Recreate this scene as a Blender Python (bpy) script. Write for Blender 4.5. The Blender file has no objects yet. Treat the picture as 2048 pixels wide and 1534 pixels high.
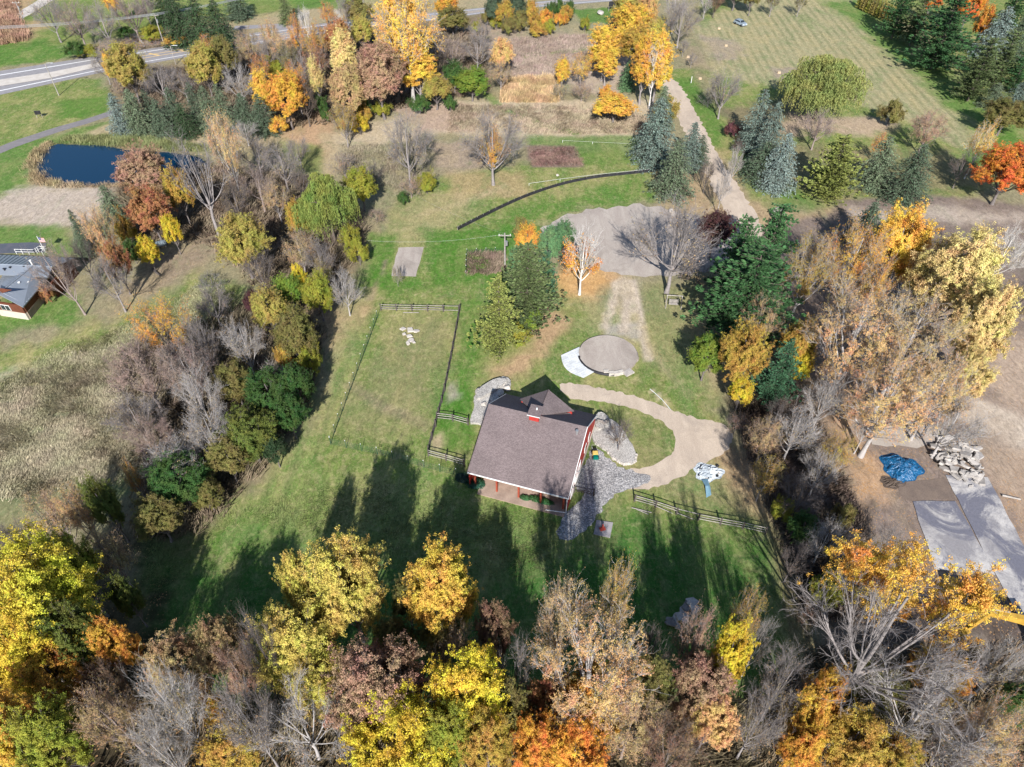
import bpy, bmesh, math, random
import numpy as np
from math import radians, sin, cos, tan, pi, sqrt, atan2
from mathutils import Vector

sc = bpy.context.scene
col = sc.collection
# ------------------------------------------------------------------ camera, sky, sun
H = 72.0          # camera height in metres
PITCH = 44.0      # degrees below the horizon
FPX = 1420.0      # focal length for a 2048 px wide frame
SUN_EL = 34.0
cam = bpy.data.cameras.new('camera'); cam.sensor_width = 36.0
cam.lens = 36.0 * FPX / 2048.0; cam.clip_start = 0.5; cam.clip_end = 9000
camo = bpy.data.objects.new('camera', cam); col.objects.link(camo)
camo.location = (0, 0, H); camo.rotation_euler = (radians(90 - PITCH), 0, 0)
sc.camera = camo
w = bpy.data.worlds.new('World'); sc.world = w; w.use_nodes = True
nt = w.node_tree; bgn = nt.nodes['Background']
sky = nt.nodes.new('ShaderNodeTexSky'); sky.sky_type = 'NISHITA'; sky.sun_disc = False
sky.sun_elevation = radians(SUN_EL); sky.sun_rotation = radians(180 + 1)
sky.altitude = 300; sky.air_density = 1.0; sky.dust_density = 0.6; sky.ozone_density = 2.0
nt.links.new(sky.outputs[0], bgn.inputs[0]); bgn.inputs[1].default_value = 0.09
sl = bpy.data.lights.new('sun', 'SUN'); sl.energy = 5.0; sl.angle = radians(0.5); sl.color = (1.0, 0.965, 0.91)
so = bpy.data.objects.new('sun', sl); col.objects.link(so)
so.rotation_euler = (radians(90 - SUN_EL), 0, radians(-1)); so.location = (0, -50, 120)
sc.view_settings.view_transform = 'Standard'; sc.view_settings.look = 'None'
sc.view_settings.exposure = 0.82; sc.view_settings.gamma = 1.0
sc.cycles.max_bounces = 5; sc.cycles.diffuse_bounces = 2; sc.cycles.glossy_bounces = 2
sc.cycles.transmission_bounces = 2; sc.cycles.transparent_max_bounces = 4
sc.cycles.caustics_reflective = False; sc.cycles.caustics_refractive = False

CT, ST = cos(radians(PITCH)), sin(radians(PITCH))
def P(px, py, z=0.0):
    """world point at height z seen at photo position (px, py)"""
    dx = px - 1024.0; up = 767.0 - py
    y = FPX * CT + up * ST; dz = -FPX * ST + up * CT
    t = (H - z) / (-dz)
    return Vector((dx * t, y * t, z))
def mpp(px, py, z=0.0):
    up = 767.0 - py
    return (H - z) / (FPX * ST - up * CT)
def poly(pts, z=0.0):
    return [P(x, y, z) for x, y in pts]

# ------------------------------------------------------------------ mesh helpers
def tag(o, label=None, cat=None, group=None, kind=None):
    if label: o['label'] = label
    if cat: o['category'] = cat
    if group: o['group'] = group
    if kind: o['kind'] = kind
    return o
def new_obj(name, me, parent=None, color=None):
    o = bpy.data.objects.new(name, me); col.objects.link(o)
    if parent: o.parent = parent
    if color: o.color = (*color, 1)
    return o
def empty(name, loc, rz=0.0, label=None, cat=None, group=None, scale=None):
    o = bpy.data.objects.new(name, None); col.objects.link(o)
    o.empty_display_size = 0.3
    o.location = loc; o.rotation_euler = (0, 0, rz)
    if scale: o.scale = scale
    return tag(o, label, cat, group)
def mesh_np(name, V, F, mat, smooth=False, attrs=None):
    """V (n,3), F (m,k)"""
    V = np.asarray(V, dtype=np.float32); F = np.asarray(F, dtype=np.int32)
    me = bpy.data.meshes.new(name); n = len(V); m, k = F.shape
    me.vertices.add(n); me.vertices.foreach_set('co', V.ravel())
    me.loops.add(m * k); me.loops.foreach_set('vertex_index', F.ravel())
    me.polygons.add(m)
    me.polygons.foreach_set('loop_start', np.arange(m, dtype=np.int32) * k)
    me.polygons.foreach_set('loop_total', np.full(m, k, dtype=np.int32))
    if smooth: me.polygons.foreach_set('use_smooth', np.ones(m, dtype=bool))
    me.update(calc_edges=True)
    if attrs:
        for an, arr in attrs.items():
            a = me.color_attributes.new(an, 'FLOAT_COLOR', 'POINT')
            a.data.foreach_set('color', np.asarray(arr, dtype=np.float32).ravel())
    me.materials.append(mat)
    return me
class MB:
    def __init__(s): s.v = []; s.f = []
    def add(s, vs, fs):
        b = len(s.v); s.v += [tuple(v) for v in vs]; s.f += [tuple(i + b for i in f) for f in fs]
    def box(s, c, size, rz=0.0, tilt=None, taper=1.0):
        x, y, z = size[0] / 2, size[1] / 2, size[2] / 2
        vs = []
        for k, sz in ((1, -z), (taper, z)):
            for sx, sy in ((-x, -y), (x, -y), (x, y), (-x, y)):
                vs.append(Vector((sx * k, sy * k, sz)))
        if tilt:
            from mathutils import Euler
            M = Euler(tilt).to_matrix(); vs = [M @ v for v in vs]
        cr, sr = cos(rz), sin(rz)
        vs = [(c[0] + v.x * cr - v.y * sr, c[1] + v.x * sr + v.y * cr, c[2] + v.z) for v in vs]
        s.add(vs, [(3, 2, 1, 0), (4, 5, 6, 7), (0, 1, 5, 4), (1, 2, 6, 5), (2, 3, 7, 6), (3, 0, 4, 7)])
    def tube(s, pts, r, n=6, r2=None):
        pts = [Vector(p) for p in pts]; rings = []
        for i, p in enumerate(pts):
            d = (pts[min(i + 1, len(pts) - 1)] - pts[max(i - 1, 0)]).normalized()
            a = d.orthogonal().normalized() if abs(d.z) > .9 else d.cross(Vector((0, 0, 1))).normalized()
            b = d.cross(a)
            f = i / max(1, len(pts) - 1); rr = r if r2 is None else r * (1 - f) + r2 * f
            rings.append([p + a * (rr * cos(2 * pi * k / n)) + b * (rr * sin(2 * pi * k / n)) for k in range(n)])
        vs = [v for R_ in rings for v in R_]; fs = []
        for i in range(len(pts) - 1):
            for k in range(n):
                fs.append((i * n + k, i * n + (k + 1) % n, (i + 1) * n + (k + 1) % n, (i + 1) * n + k))
        fs.append(tuple(range(n))[::-1]); fs.append(tuple(range((len(pts) - 1) * n, len(pts) * n)))
        s.add(vs, fs)
    def prism(s, pts, z0, z1):
        """vertical prism over polygon pts"""
        n = len(pts)
        vs = [(p[0], p[1], z0) for p in pts] + [(p[0], p[1], z1) for p in pts]
        fs = [tuple(range(n))[::-1], tuple(range(n, 2 * n))] + [(i, (i + 1) % n, n + (i + 1) % n, n + i) for i in range(n)]
        s.add(vs, fs)
    def slab(s, pts, th):
        """3-D polygon thickened straight down"""
        n = len(pts); vs = [tuple(p) for p in pts] + [(p[0], p[1], p[2] - th) for p in pts]
        s.add(vs, [tuple(range(n)), tuple(range(n, 2 * n))[::-1]] + [((i + 1) % n, i, n + i, n + (i + 1) % n) for i in range(n)])
    def build(s, name, mat, parent=None, smooth=False, bevel=0):
        me = bpy.data.meshes.new(name); me.from_pydata(s.v, [], s.f); me.materials.append(mat)
        bm = bmesh.new(); bm.from_mesh(me); bmesh.ops.recalc_face_normals(bm, faces=bm.faces)
        if bevel: bmesh.ops.bevel(bm, geom=list(bm.edges), offset=bevel, segments=1, affect='EDGES')
        bm.to_mesh(me); bm.free()
        if smooth: me.polygons.foreach_set('use_smooth', [True] * len(me.polygons))
        return new_obj(name, me, parent)

# ------------------------------------------------------------------ materials
def nodes(name):
    m = bpy.data.materials.new(name); m.use_nodes = True
    t = m.node_tree; b = t.nodes['Principled BSDF']
    b.inputs['Roughness'].default_value = 0.85
    try: b.inputs['Specular IOR Level'].default_value = 0.2
    except Exception: pass
    return m, t, b
def N(t, typ, **kw):
    n = t.nodes.new(typ)
    for k, v in kw.items():
        if hasattr(n, k): setattr(n, k, v)
    return n
def noise(t, scale, detail=4, rough=.6, vec=None, dist=0):
    n = N(t, 'ShaderNodeTexNoise'); n.inputs['Scale'].default_value = scale
    n.inputs['Detail'].default_value = detail; n.inputs['Roughness'].default_value = rough
    n.inputs['Distortion'].default_value = dist
    if vec: t.links.new(vec, n.inputs['Vector'])
    return n.outputs['Fac']
def ramp(t, src, a, b, lo, hi):
    m = N(t, 'ShaderNodeMapRange'); t.links.new(src, m.inputs['Value'])
    m.inputs['From Min'].default_value = a; m.inputs['From Max'].default_value = b
    m.inputs['To Min'].default_value = lo; m.inputs['To Max'].default_value = hi
    return m.outputs['Result']
def mathn(t, op, a, b):
    m = N(t, 'ShaderNodeMath', operation=op)
    for i, v in enumerate((a, b)):
        if isinstance(v, (int, float)): m.inputs[i].default_value = v
        else: t.links.new(v, m.inputs[i])
    return m.outputs[0]
def mixc(t, fac, a, b, mode='MIX'):
    m = N(t, 'ShaderNodeMix', data_type='RGBA', blend_type=mode)
    for i, v in ((0, fac), (6, a), (7, b)):
        if isinstance(v, (int, float)): m.inputs[i].default_value = v
        elif isinstance(v, tuple): m.inputs[i].default_value = (*v[:3], 1)
        else: t.links.new(v, m.inputs[i])
    return m.outputs[2]
def scalec(t, c, f):
    vm = N(t, 'ShaderNodeVectorMath', operation='SCALE')
    if isinstance(c, tuple): vm.inputs[0].default_value = c
    else: t.links.new(c, vm.inputs[0])
    if isinstance(f, (int, float)): vm.inputs[3].default_value = f
    else: t.links.new(f, vm.inputs[3])
    return vm.outputs[0]
def objcoord(t):
    return N(t, 'ShaderNodeTexCoord').outputs['Object']
def poscoord(t):
    return N(t, 'ShaderNodeNewGeometry').outputs['Position']
def bump(t, b, src, strength=.5, dist=.1):
    n = N(t, 'ShaderNodeBump'); n.inputs['Strength'].default_value = strength; n.inputs['Distance'].default_value = dist
    t.links.new(src, n.inputs['Height']); t.links.new(n.outputs[0], b.inputs['Normal'])
def mat(name, c, c2=None, scale=3.0, rough=.85, var=.25, fine=20, metal=0, bmp=0.2, bdist=.03, spec=.2):
    """plain surface with two scales of procedural mottling"""
    m, t, b = nodes(name); v = poscoord(t)
    c2 = c2 or tuple(x * .7 for x in c)
    a = mixc(t, ramp(t, noise(t, scale, 5, .6, v), .35, .65, 0, 1), c, c2)
    f = ramp(t, noise(t, fine, 3, .7, v), .25, .75, 1 - var, 1 + var)
    t.links.new(scalec(t, a, f), b.inputs['Base Color'])
    b.inputs['Roughness'].default_value = rough; b.inputs['Metallic'].default_value = metal
    b.inputs['Specular IOR Level'].default_value = spec
    if bmp: bump(t, b, noise(t, fine, 4, .7, v), bmp, bdist)
    return m
def leaf_material(name, trans=.28, hue=.085, val=(.78, 1.2), nscale=.38, top=0.0, hshift=0.0):
    m, t, b = nodes(name)
    oi = N(t, 'ShaderNodeObjectInfo'); g = N(t, 'ShaderNodeNewGeometry')
    hs = N(t, 'ShaderNodeHueSaturation')
    oc = objcoord(t)
    n1 = noise(t, nscale, 3, .6, oc)
    n0 = N(t, 'ShaderNodeMath', operation='ADD')
    t.links.new(oi.outputs['Random'], n0.inputs[0]); n0.inputs[1].default_value = 0
    t.links.new(ramp(t, n1, .3, .7, .5 - hue / 2 + hshift, .5 + hue / 2 + hshift), hs.inputs['Hue'])
    hs.inputs['Saturation'].default_value = .96
    r = ramp(t, g.outputs['Random Per Island'], 0, 1, val[0], val[1])
    n2 = ramp(t, noise(t, 1.1, 2, .6, oc), .3, .7, .72, 1.25)
    t.links.new(mathn(t, 'MULTIPLY', r, n2), hs.inputs['Value'])
    t.links.new(oi.outputs['Color'], hs.inputs['Color'])
    t.links.new(hs.outputs[0], b.inputs['Base Color']); b.inputs['Roughness'].default_value = .75
    b.inputs['Specular IOR Level'].default_value = .15
    tr = N(t, 'ShaderNodeBsdfTranslucent'); t.links.new(hs.outputs[0], tr.inputs['Color'])
    mx = N(t, 'ShaderNodeMixShader'); mx.inputs[0].default_value = trans
    t.links.new(b.outputs[0], mx.inputs[1]); t.links.new(tr.outputs[0], mx.inputs[2])
    t.links.new(mx.outputs[0], t.nodes['Material Output'].inputs['Surface'])
    return m
def bark_material(name, hue=.0):
    m, t, b = nodes(name)
    oi = N(t, 'ShaderNodeObjectInfo'); oc = objcoord(t)
    f = ramp(t, noise(t, 3.0, 4, .7, oc), .3, .7, .7, 1.2)
    t.links.new(scalec(t, oi.outputs['Color'], f), b.inputs['Base Color'])
    b.inputs['Roughness'].default_value = .9
    return m
M = {}
M['leaf'] = leaf_material('leaf_foliage')
M['needle'] = leaf_material('needle_foliage', trans=.1, hue=.03, val=(.5, 1.4), nscale=.5)
M['bark'] = bark_material('tree_bark')
# ------------------------------------------------------------------ ground sheet
def sd_poly(X, Y, pts):
    """signed distance, positive inside"""
    p = np.array([(q[0], q[1]) for q in pts]); n = len(p)
    d = np.full(X.shape, 1e9); inside = np.zeros(X.shape, bool)
    for i in range(n):
        ax, ay = p[i]; bx, by = p[(i + 1) % n]
        ex, ey = bx - ax, by - ay
        t = np.clip(((X - ax) * ex + (Y - ay) * ey) / (ex * ex + ey * ey + 1e-9), 0, 1)
        d = np.minimum(d, np.hypot(X - ax - t * ex, Y - ay - t * ey))
        c = ((ay > Y) != (by > Y)) & (X < (bx - ax) * (Y - ay) / (by - ay + 1e-12) + ax)
        inside ^= c
    return np.where(inside, d, -d)
def sd_line(X, Y, pts):
    p = np.array([(q[0], q[1]) for q in pts]); d = np.full(X.shape, 1e9)
    for i in range(len(p) - 1):
        ax, ay = p[i]; bx, by = p[i + 1]; ex, ey = bx - ax, by - ay
        t = np.clip(((X - ax) * ex + (Y - ay) * ey) / (ex * ex + ey * ey + 1e-9), 0, 1)
        d = np.minimum(d, np.hypot(X - ax - t * ex, Y - ay - t * ey))
    return d
def wobble(X, Y, s, seed):
    rs = np.random.RandomState(seed); o = np.zeros(X.shape)
    for k in range(7):
        a = rs.rand() * 2 * pi; f = (2 * pi / s) * (0.5 + 1.8 * rs.rand())
        o += np.sin((X * cos(a) + Y * sin(a)) * f + rs.rand() * 6.28) / 7
    return o * 1.6
GR = (.066, .150, .024); BG = (.045, .140, .015); MIX = (.115, .165, .040); TAN = (.33, .26, .165)
LIT = (.36, .235, .145); DIRT = (.33, .28, .235); GRY = (.33, .30, .28); PUR = (.175, .135, .118)
MEA = (.29, .27, .18); BRN = (.22, .165, .125); DGR = (.040, .070, .024); PALE = (.38, .31, .225)
UND = (.15, .115, .08); RED = (.13, .065, .05)
# (points in photo pixels, colour, feather m, strength, litter, dryness, stripes)
REG = [
 ([(-400,-500),(2500,-500),(2500,60),(1700,-40),(1400,-30),(700,10),(300,60),(-400,200)], MIX, 6, 1, 0, .6, 0),
 ([(300,60),(640,10),(1000,-60),(1000,20),(740,34),(600,50),(400,75)], TAN, 3, .55, 0, .5, 0),
 ([(560,-10),(720,-14),(720,14),(600,20)], GR, 2, .8, 0, .3, 0),
 ([(-40,60),(60,70),(140,100),(150,112),(60,128),(-40,140)], GR, 3, 1, .1, .5, 0),
 ([(-60,0),(80,-10),(30,45),(100,45),(60,80),(-60,90)], LIT, 4, .8, .2, .2, 0),
 ([(150,100),(330,60),(340,92),(150,122)], BRN, 3, .8, .3, .3, 0),
 ([(210,150),(700,60),(1000,20),(1000,170),(640,250),(560,270),(230,245)], UND, 5, .9, .6, .2, 0),
 ([(-100,190),(210,155),(215,225),(110,262),(-100,330)], MIX, 3, 1, 0, .9, 0),
 ([(120,200),(218,190),(218,222),(120,240)], GR, 3, .9, 0, .2, 0),
 ([(-100,320),(60,280),(240,236),(260,250),(300,268),(60,330),(40,400),(-100,430)], GR, 2.5, .9, 0, .5, 0),
 ([(225,243),(420,262),(600,262),(640,275),(560,300),(440,292),(300,282),(150,276)], TAN, 2, .9, .2, .3, 0),
 ([(560,240),(650,200),(660,260),(672,300),(640,340),(600,330),(585,290)], LIT, 3, .95, .2, .3, 0),
 ([(560,285),(640,290),(650,360),(590,350)], MIX, 3, .8, 0, .5, 0),
 ([(-60,400),(100,372),(220,372),(235,430),(150,455),(-60,445)], (.36,.30,.25), 4, 1, .15, .3, 0),
 ([(-60,450),(140,455),(150,505),(100,520),(-60,485)], GR, 2, .9, 0, .3, 0),
 ([(230,380),(420,330),(640,360),(720,420),(740,470),(700,560),(640,640),(560,600),(520,560),(420,480),(330,470),(250,470)], UND, 5, .95, .7, .2, 0),
 ([(300,530),(430,450),(470,500),(400,540),(270,610),(210,650),(230,590)], BRN, 4, .8, .5, .5, 0),
 ([(-60,700),(60,690),(210,650),(420,540),(500,580),(430,680),(300,700),(150,730),(-60,860)], MIX, 5, 1, .2, 1, 0),
 ([(60,560),(170,600),(160,640),(60,660),(-60,690),(-60,640)], GR, 3, .9, .1, .5, 0),
 ([(-100,760),(120,715),(260,690),(340,760),(320,900),(230,960),(100,980),(-100,1010)], MEA, 4, 1, 0, 1, 0),
 ([(-100,990),(120,965),(300,930),(300,1010),(100,1040),(-100,1110)], (.10,.125,.06), 5, 1, 0, .7, 0),
 ([(230,680),(420,640),(560,600),(660,640),(650,720),(640,820),(560,930),(470,1000),(380,1080),(260,1090),(300,930),(260,800)], UND, 5, .95, .6, .1, 0),
 # central mown field
 ([(790,400),(900,350),(1300,280),(1320,400),(1150,420),(1080,470),(1080,560),(1240,620),(1400,640),(1420,760),(1470,900),(1530,1060),(1640,1330),(1500,1420),(300,1420),(270,1150),(420,1040),(560,950),(650,820),(700,640),(740,520)], MIX, 4, 1, .1, 1, .3),
 ([(640,120),(1200,60),(1260,120),(1230,200),(1180,180),(1000,160),(1000,100)], (.34,.27,.215), 5, 1, 0, .4, 0),
 ([(880,60),(1200,40),(1210,80),(1000,120),(900,100)], (.28,.22,.175), 4, 1, .1, .5, 0),
 ([(1050,70),(1240,60),(1300,20),(1180,14),(1040,30)], (.2,.195,.12), 4, .8, 0, .6, 0),
 ([(1140,20),(1235,14),(1240,48),(1160,44)], GR, 2, .9, 0, .3, 0),
 ([(900,200),(1320,200),(1320,280),(1000,278),(900,265),(720,300),(700,330),(650,280),(780,235)], PALE, 3, .95, 0, .6, 0),
 ([(780,215),(930,205),(950,262),(830,262)], (.33,.24,.19), 2, .9, .2, .3, 0),
 ([(680,290),(840,300),(830,380),(700,380),(660,340)], (.19,.18,.11), 5, .8, .2, .8, 0),
 ([(860,285),(1000,280),(1010,330),(900,345),(860,330)], (.26,.2,.155), 3, .9, .3, .5, 0),
 ([(1050,290),(1150,292),(1170,335),(1060,335)], (.17,.12,.10), .8, 1, .6, .1, 0),
 ([(1230,278),(1320,280),(1300,312),(1240,305)], PALE, 1.5, .9, 0, .4, 0),
 ([(1050,272),(1300,270),(1300,330),(1170,330),(1150,290),(1060,290)], GR, 1.5, .75, 0, .3, 0),
 ([(900,345),(1040,345),(1060,390),(900,400)], LIT, 3, .6, .4, .5, 0),
 ([(1000,430),(1300,345),(1330,400),(1150,415),(1080,440),(1000,455)], GR, 3, .9, 0, .6, 0),
 ([(790,400),(1000,380),(900,460),(840,500),(770,470)], TAN, 5, .45, .3, .8, 0),
 ([(840,460),(1080,450),(1080,600),(930,600),(930,660),(900,780),(900,830),(950,830),(950,760),(960,700),(980,600),(960,560),(760,590),(750,540),(800,560),(860,560)], BG, 3, .85, 0, .3, 0),
 ([(745,470),(790,470),(785,580),(740,570)], BG, 2, .8, 0, .3, 0),
 ([(660,640),(750,590),(760,620),(700,680),(650,700)], LIT, 3, .75, .2, .3, 0),
 ([(700,620),(730,700),(660,860),(600,960),(560,1010),(480,1060),(540,940),(640,820),(660,740)], (.17,.21,.07), 3, .75, 0, .9, 1),
 ([(780,640),(900,640),(890,760),(830,860),(700,850),(740,760)], (.17,.17,.075), 5, .85, 0, .7, .3),
 ([(880,780),(945,780),(930,905),(858,900)], BG, 1.5, .8, 0, .2, 0),
 ([(860,880),(885,865),(890,890),(870,905)], TAN, .8, .9, 0, .1, 0),
 ([(890,768),(912,762),(918,795),(895,805)], DIRT, .8, .8, 0, .1, 0),
 ([(1090,600),(1140,640),(1110,690),(1060,740),(1000,770),(990,740),(1050,700)], LIT, 2.5, .9, .2, .2, 0),
 ([(1130,525),(1220,530),(1240,560),(1190,600),(1130,590),(1110,560)], (.50,.28,.11), 2.5, .8, 1, .1, 0),
 ([(1150,580),(1290,620),(1300,700),(1200,680),(1160,650)], TAN, 4, .45, .3, .6, 0),
 ([(1290,570),(1420,560),(1400,680),(1380,760),(1290,740),(1290,640)], (.16,.175,.075), 3, .8, .5, .6, 0),
 ([(1370,650),(1440,640),(1470,760),(1400,780)], TAN, 4, .6, .5, .5, 0),
 ([(1210,545),(1290,550),(1260,600),(1285,660),(1275,690),(1210,690),(1225,640),(1235,600)], DIRT, 1.6, .25, .2, .5, 0),
 # tyre tracks towards the round pad
 ([(1222,600),(1230,602),(1216,652),(1206,650)], DIRT, .5, .9, 0, 0, 0),
 ([(1250,598),(1262,598),(1256,655),(1240,655)], DIRT, .6, .8, 0, 0, 0),
 ([(1262,560),(1272,560),(1290,640),(1280,640)], DIRT, .5, .9, 0, 0, 0),
 ([(1270,645),(1278,645),(1296,715),(1289,715)], DIRT, .5, .7, 0, 0, 0),
 ([(1205,648),(1270,645),(1280,680),(1215,668)], GRY, 1.2, .7, 0, 0, 0),
 ([(1180,900),(1350,900),(1450,880),(1540,1050),(1400,1010),(1270,985),(1180,1040)], (.17,.175,.075), 3, .9, .3, .9, 0),
 ([(1430,870),(1520,930),(1545,1040),(1500,1020),(1440,960)], LIT, 3, .8, .7, .3, 0),
 ([(1200,815),(1300,830),(1350,870),(1340,920),(1270,940),(1200,880)], (.12,.145,.05), 1.5, .8, 0, .8, 0),
 ([(480,1010),(700,960),(900,1000),(1120,1010),(1100,1100),(900,1150),(760,1120),(500,1090)], (.15,.20,.055), 6, .85, 0, .8, .6),
 ([(900,940),(1130,1020),(1120,1070),(960,1040)], BG, 4, .5, 0, .5, 0),
 ([(1130,1070),(1270,1030),(1540,1080),(1640,1340),(1500,1420),(300,1420),(270,1200),(330,1100),(480,1100),(900,1170)], (.030,.105,.018), 7, .97, .3, .35, .3),  # lush lawn green, darkened further to stand in for tree shadow
 # right: driveway verge, field beyond
 ([(1280,150),(1420,130),(1400,0),(2048,-40),(2200,330),(1900,400),(1500,400),(1460,330)], MIX, 3, 1, 0, .9, 0),
 ([(1390,60),(1480,0),(1700,-20),(1850,60),(2000,260),(1930,300),(1700,200),(1420,150)], (.265,.245,.14), 5, 1, 0, .9, 1),
 ([(1640,0),(1720,0),(1880,120),(2060,280),(2048,340),(1900,330),(1960,280),(1860,180),(1720,60)], GR, 4, .9, 0, .4, 0),
 ([(1400,70),(1470,80),(1490,110),(1430,130)], (.25,.2,.165), 3, .8, .3, .4, 0),
 ([(1540,135),(1600,135),(1590,160),(1545,158)], (.25,.2,.165), 2, .8, .3, .3, 0),
 ([(1370,100),(1400,90),(1430,160),(1440,240),(1400,210)], BRN, 3, .6, .3, .4, 0),
 ([(1345,160),(1380,150),(1450,240),(1440,300),(1400,240)], GR, 2, .9, 0, .3, 0),
 ([(1440,220),(1640,180),(1640,240),(1500,320)], UND, 4, .8, .3, .3, 0),
 ([(1580,230),(1780,235),(1800,262),(1700,270),(1560,262)], (.35,.26,.195), 3, .9, .4, .3, 0),
 ([(1300,330),(1440,300),(1480,360),(1500,400),(1600,420),(1700,390),(1720,430),(1560,470),(1480,440),(1330,430)], LIT, 4, .55, .5, .5, 0),
 ([(1560,280),(1760,300),(1900,300),(1980,380),(1700,395),(1540,380)], UND, 5, .65, .4, .4, 0),
 ([(1520,372),(1560,360),(1640,400),(1700,408),(1620,425),(1540,410)], GR, 3, .7, .2, .6, 0),
 ([(1500,470),(1560,450),(1640,430),(1700,400),(1830,388),(1960,400),(2200,420),(2200,640),(1900,640),(1700,640),(1560,560)], (.165,.128,.112), 2.5, 1, .15, .2, 0),
 ([(1700,420),(1900,410),(2048,430),(2048,450),(1850,440),(1720,450)], (.36,.30,.25), 3, .8, 0, .2, 0),
 ([(1560,560),(2200,560),(2200,1500),(1560,1500),(1640,1250),(1700,1080),(1640,900),(1540,800),(1600,700)], PUR, 5, 1, .55, .2, 0),
 ([(1940,680),(2200,660),(2200,900),(2048,860),(1960,800)], (.34,.26,.20), 6, .9, .5, .1, 0),
 ([(1950,800),(2100,850),(2200,960),(2060,920),(1930,830)], (.48,.41,.34), 3, .9, 0, .1, 0),
 ([(1990,900),(2100,900),(2150,1150),(2048,1100),(1990,1010)], (.30,.21,.15), 3, .8, .8, .1, 0),
 ([(1610,760),(1690,760),(1730,900),(1800,960),(1760,1000),(1700,1010),(1690,900)], LIT, 3, .9, 1, .1, 0),
 ([(1460,800),(1600,760),(1640,800),(1700,1000),(1750,1090),(1700,1240),(1620,1240),(1560,1060),(1480,900)], UND, 4, .95, .7, .1, 0),
 ([(1532,1062),(1552,1062),(1585,1160),(1610,1300),(1585,1320),(1560,1180)], (.15,.12,.06), 1.2, .9, .4, .3, 0),
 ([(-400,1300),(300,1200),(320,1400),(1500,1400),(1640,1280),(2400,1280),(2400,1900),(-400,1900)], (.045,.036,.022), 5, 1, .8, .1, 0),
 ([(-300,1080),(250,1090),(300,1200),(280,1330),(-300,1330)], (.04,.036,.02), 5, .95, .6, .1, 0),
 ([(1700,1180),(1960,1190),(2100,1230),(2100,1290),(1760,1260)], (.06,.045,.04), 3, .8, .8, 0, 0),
 ([(1950,820),(2048,840),(2048,1000),(1960,930)], (.30,.235,.18), 3, .6, .4, 0, 0),
]
LINES = [  # worn or mown lines: points, colour, half width m, strength
 ([(1180,60),(1190,80),(1160,100),(1080,108),(1050,112)], GR, 1.6, .7),
 ([(975,190),(1000,215),(1060,240),(1150,265)], BG, 1.2, .8),
 ([(650,270),(665,305),(660,350)], TAN, 1.5, .8),
 ([(700,770),(760,810),(850,850)], (.17,.13,.1), .9, .5),
 ([(770,520),(760,555),(740,600)], (.15,.12,.09), .3, .8),
 ([(1280,770),(1310,785),(1340,820)], PALE, .18, .9),
 ([(1232,565),(1228,600),(1210,655)], (.42,.35,.28), .75, .85),
 ([(1246,560),(1258,600),(1248,660)], (.42,.35,.28), .9, .8),
 ([(1262,560),(1278,615),(1286,660),(1298,718)], (.42,.35,.28), .65, .85),
 ([(1300,690),(1330,740),(1380,790)], TAN, .6, .5),
 ([(1010,370),(940,400),(840,430)], TAN, .8, .4),
 ([(640,700),(600,900),(520,1010),(420,1090)], BG, .5, .5),
 ([(690,700),(640,900),(560,1010),(480,1100)], BG, .5, .45),
 ([(900,1150),(930,1000)], DGR, .4, .3),
 ([(1120,1420),(1110,1250),(1090,1100)], DGR, .5, .4),
 ([(1560,1090),(1600,1200),(1620,1330)], (.05,.04,.03), .35, .9),
 ([(1745,1000),(1730,1060),(1740,1120)], (.1,.075,.06), .5, .7),
]
xs = np.concatenate([[-6000, -2500, -1200, -700, -450, -320], np.arange(-240, 240.1, .75), [320, 450, 700, 1200, 2500, 6000]])
ys = np.concatenate([[-3000, -800, -200, -40], np.arange(4, 330, .75), [360, 420, 520, 700, 1200, 3000, 9000]])
GX, GY = np.meshgrid(xs, ys)
C = np.zeros(GX.shape + (3,)); C[:] = (.2, .18, .11)
Kx = np.zeros(GX.shape + (3,)); Kx[..., 1] = .5
wob = wobble(GX, GY, 9, 3) * .6 + wobble(GX, GY, 3, 5) * .3
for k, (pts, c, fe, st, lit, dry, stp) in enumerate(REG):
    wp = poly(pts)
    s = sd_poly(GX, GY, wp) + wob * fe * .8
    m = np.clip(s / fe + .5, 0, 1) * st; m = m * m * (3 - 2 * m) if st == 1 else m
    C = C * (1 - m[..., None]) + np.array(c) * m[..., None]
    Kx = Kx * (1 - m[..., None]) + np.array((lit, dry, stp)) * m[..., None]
for pts, c, hw, st in LINES:
    d = sd_line(GX, GY, poly(pts)) + wob * .3
    m = np.clip((hw - d) / (hw * .8) + .5, 0, 1) * st
    C = C * (1 - m[..., None]) + np.array(c) * m[..., None]
# pond hollow: the sheet dips below the water
PONDPX = [(68,326),(76,306),(94,292),(120,284),(150,287),(190,289),(220,291),(250,297),(300,299),(345,304),(400,312),(420,330),(400,348),(330,362),(240,368),(190,371),(145,371),(113,364),(84,357),(70,344)]
pond = poly(PONDPX)
s = sd_poly(GX, GY, pond) + wob * .5
GZ = np.where(s > 0, -np.clip(s / 3, 0, 1) * 1.0, 0.0) - 0.0
m = np.clip(s / 1.5 + .6, 0, 1)[..., None]; C = C * (1 - m) + np.array((.03, .028, .02)) * m
ny, nx = GX.shape
V = np.stack([GX, GY, GZ], -1).reshape(-1, 3)
idx = np.arange(nx * ny).reshape(ny, nx)
F = np.stack([idx[:-1, :-1], idx[:-1, 1:], idx[1:, 1:], idx[1:, :-1]], -1).reshape(-1, 4)
one = np.ones((nx * ny, 1))
mg, t, b = nodes('ground_cover')
at = N(t, 'ShaderNodeAttribute'); at.attribute_name = 'tint'
ak = N(t, 'ShaderNodeAttribute'); ak.attribute_name = 'cover'
pos = poscoord(t)
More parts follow.
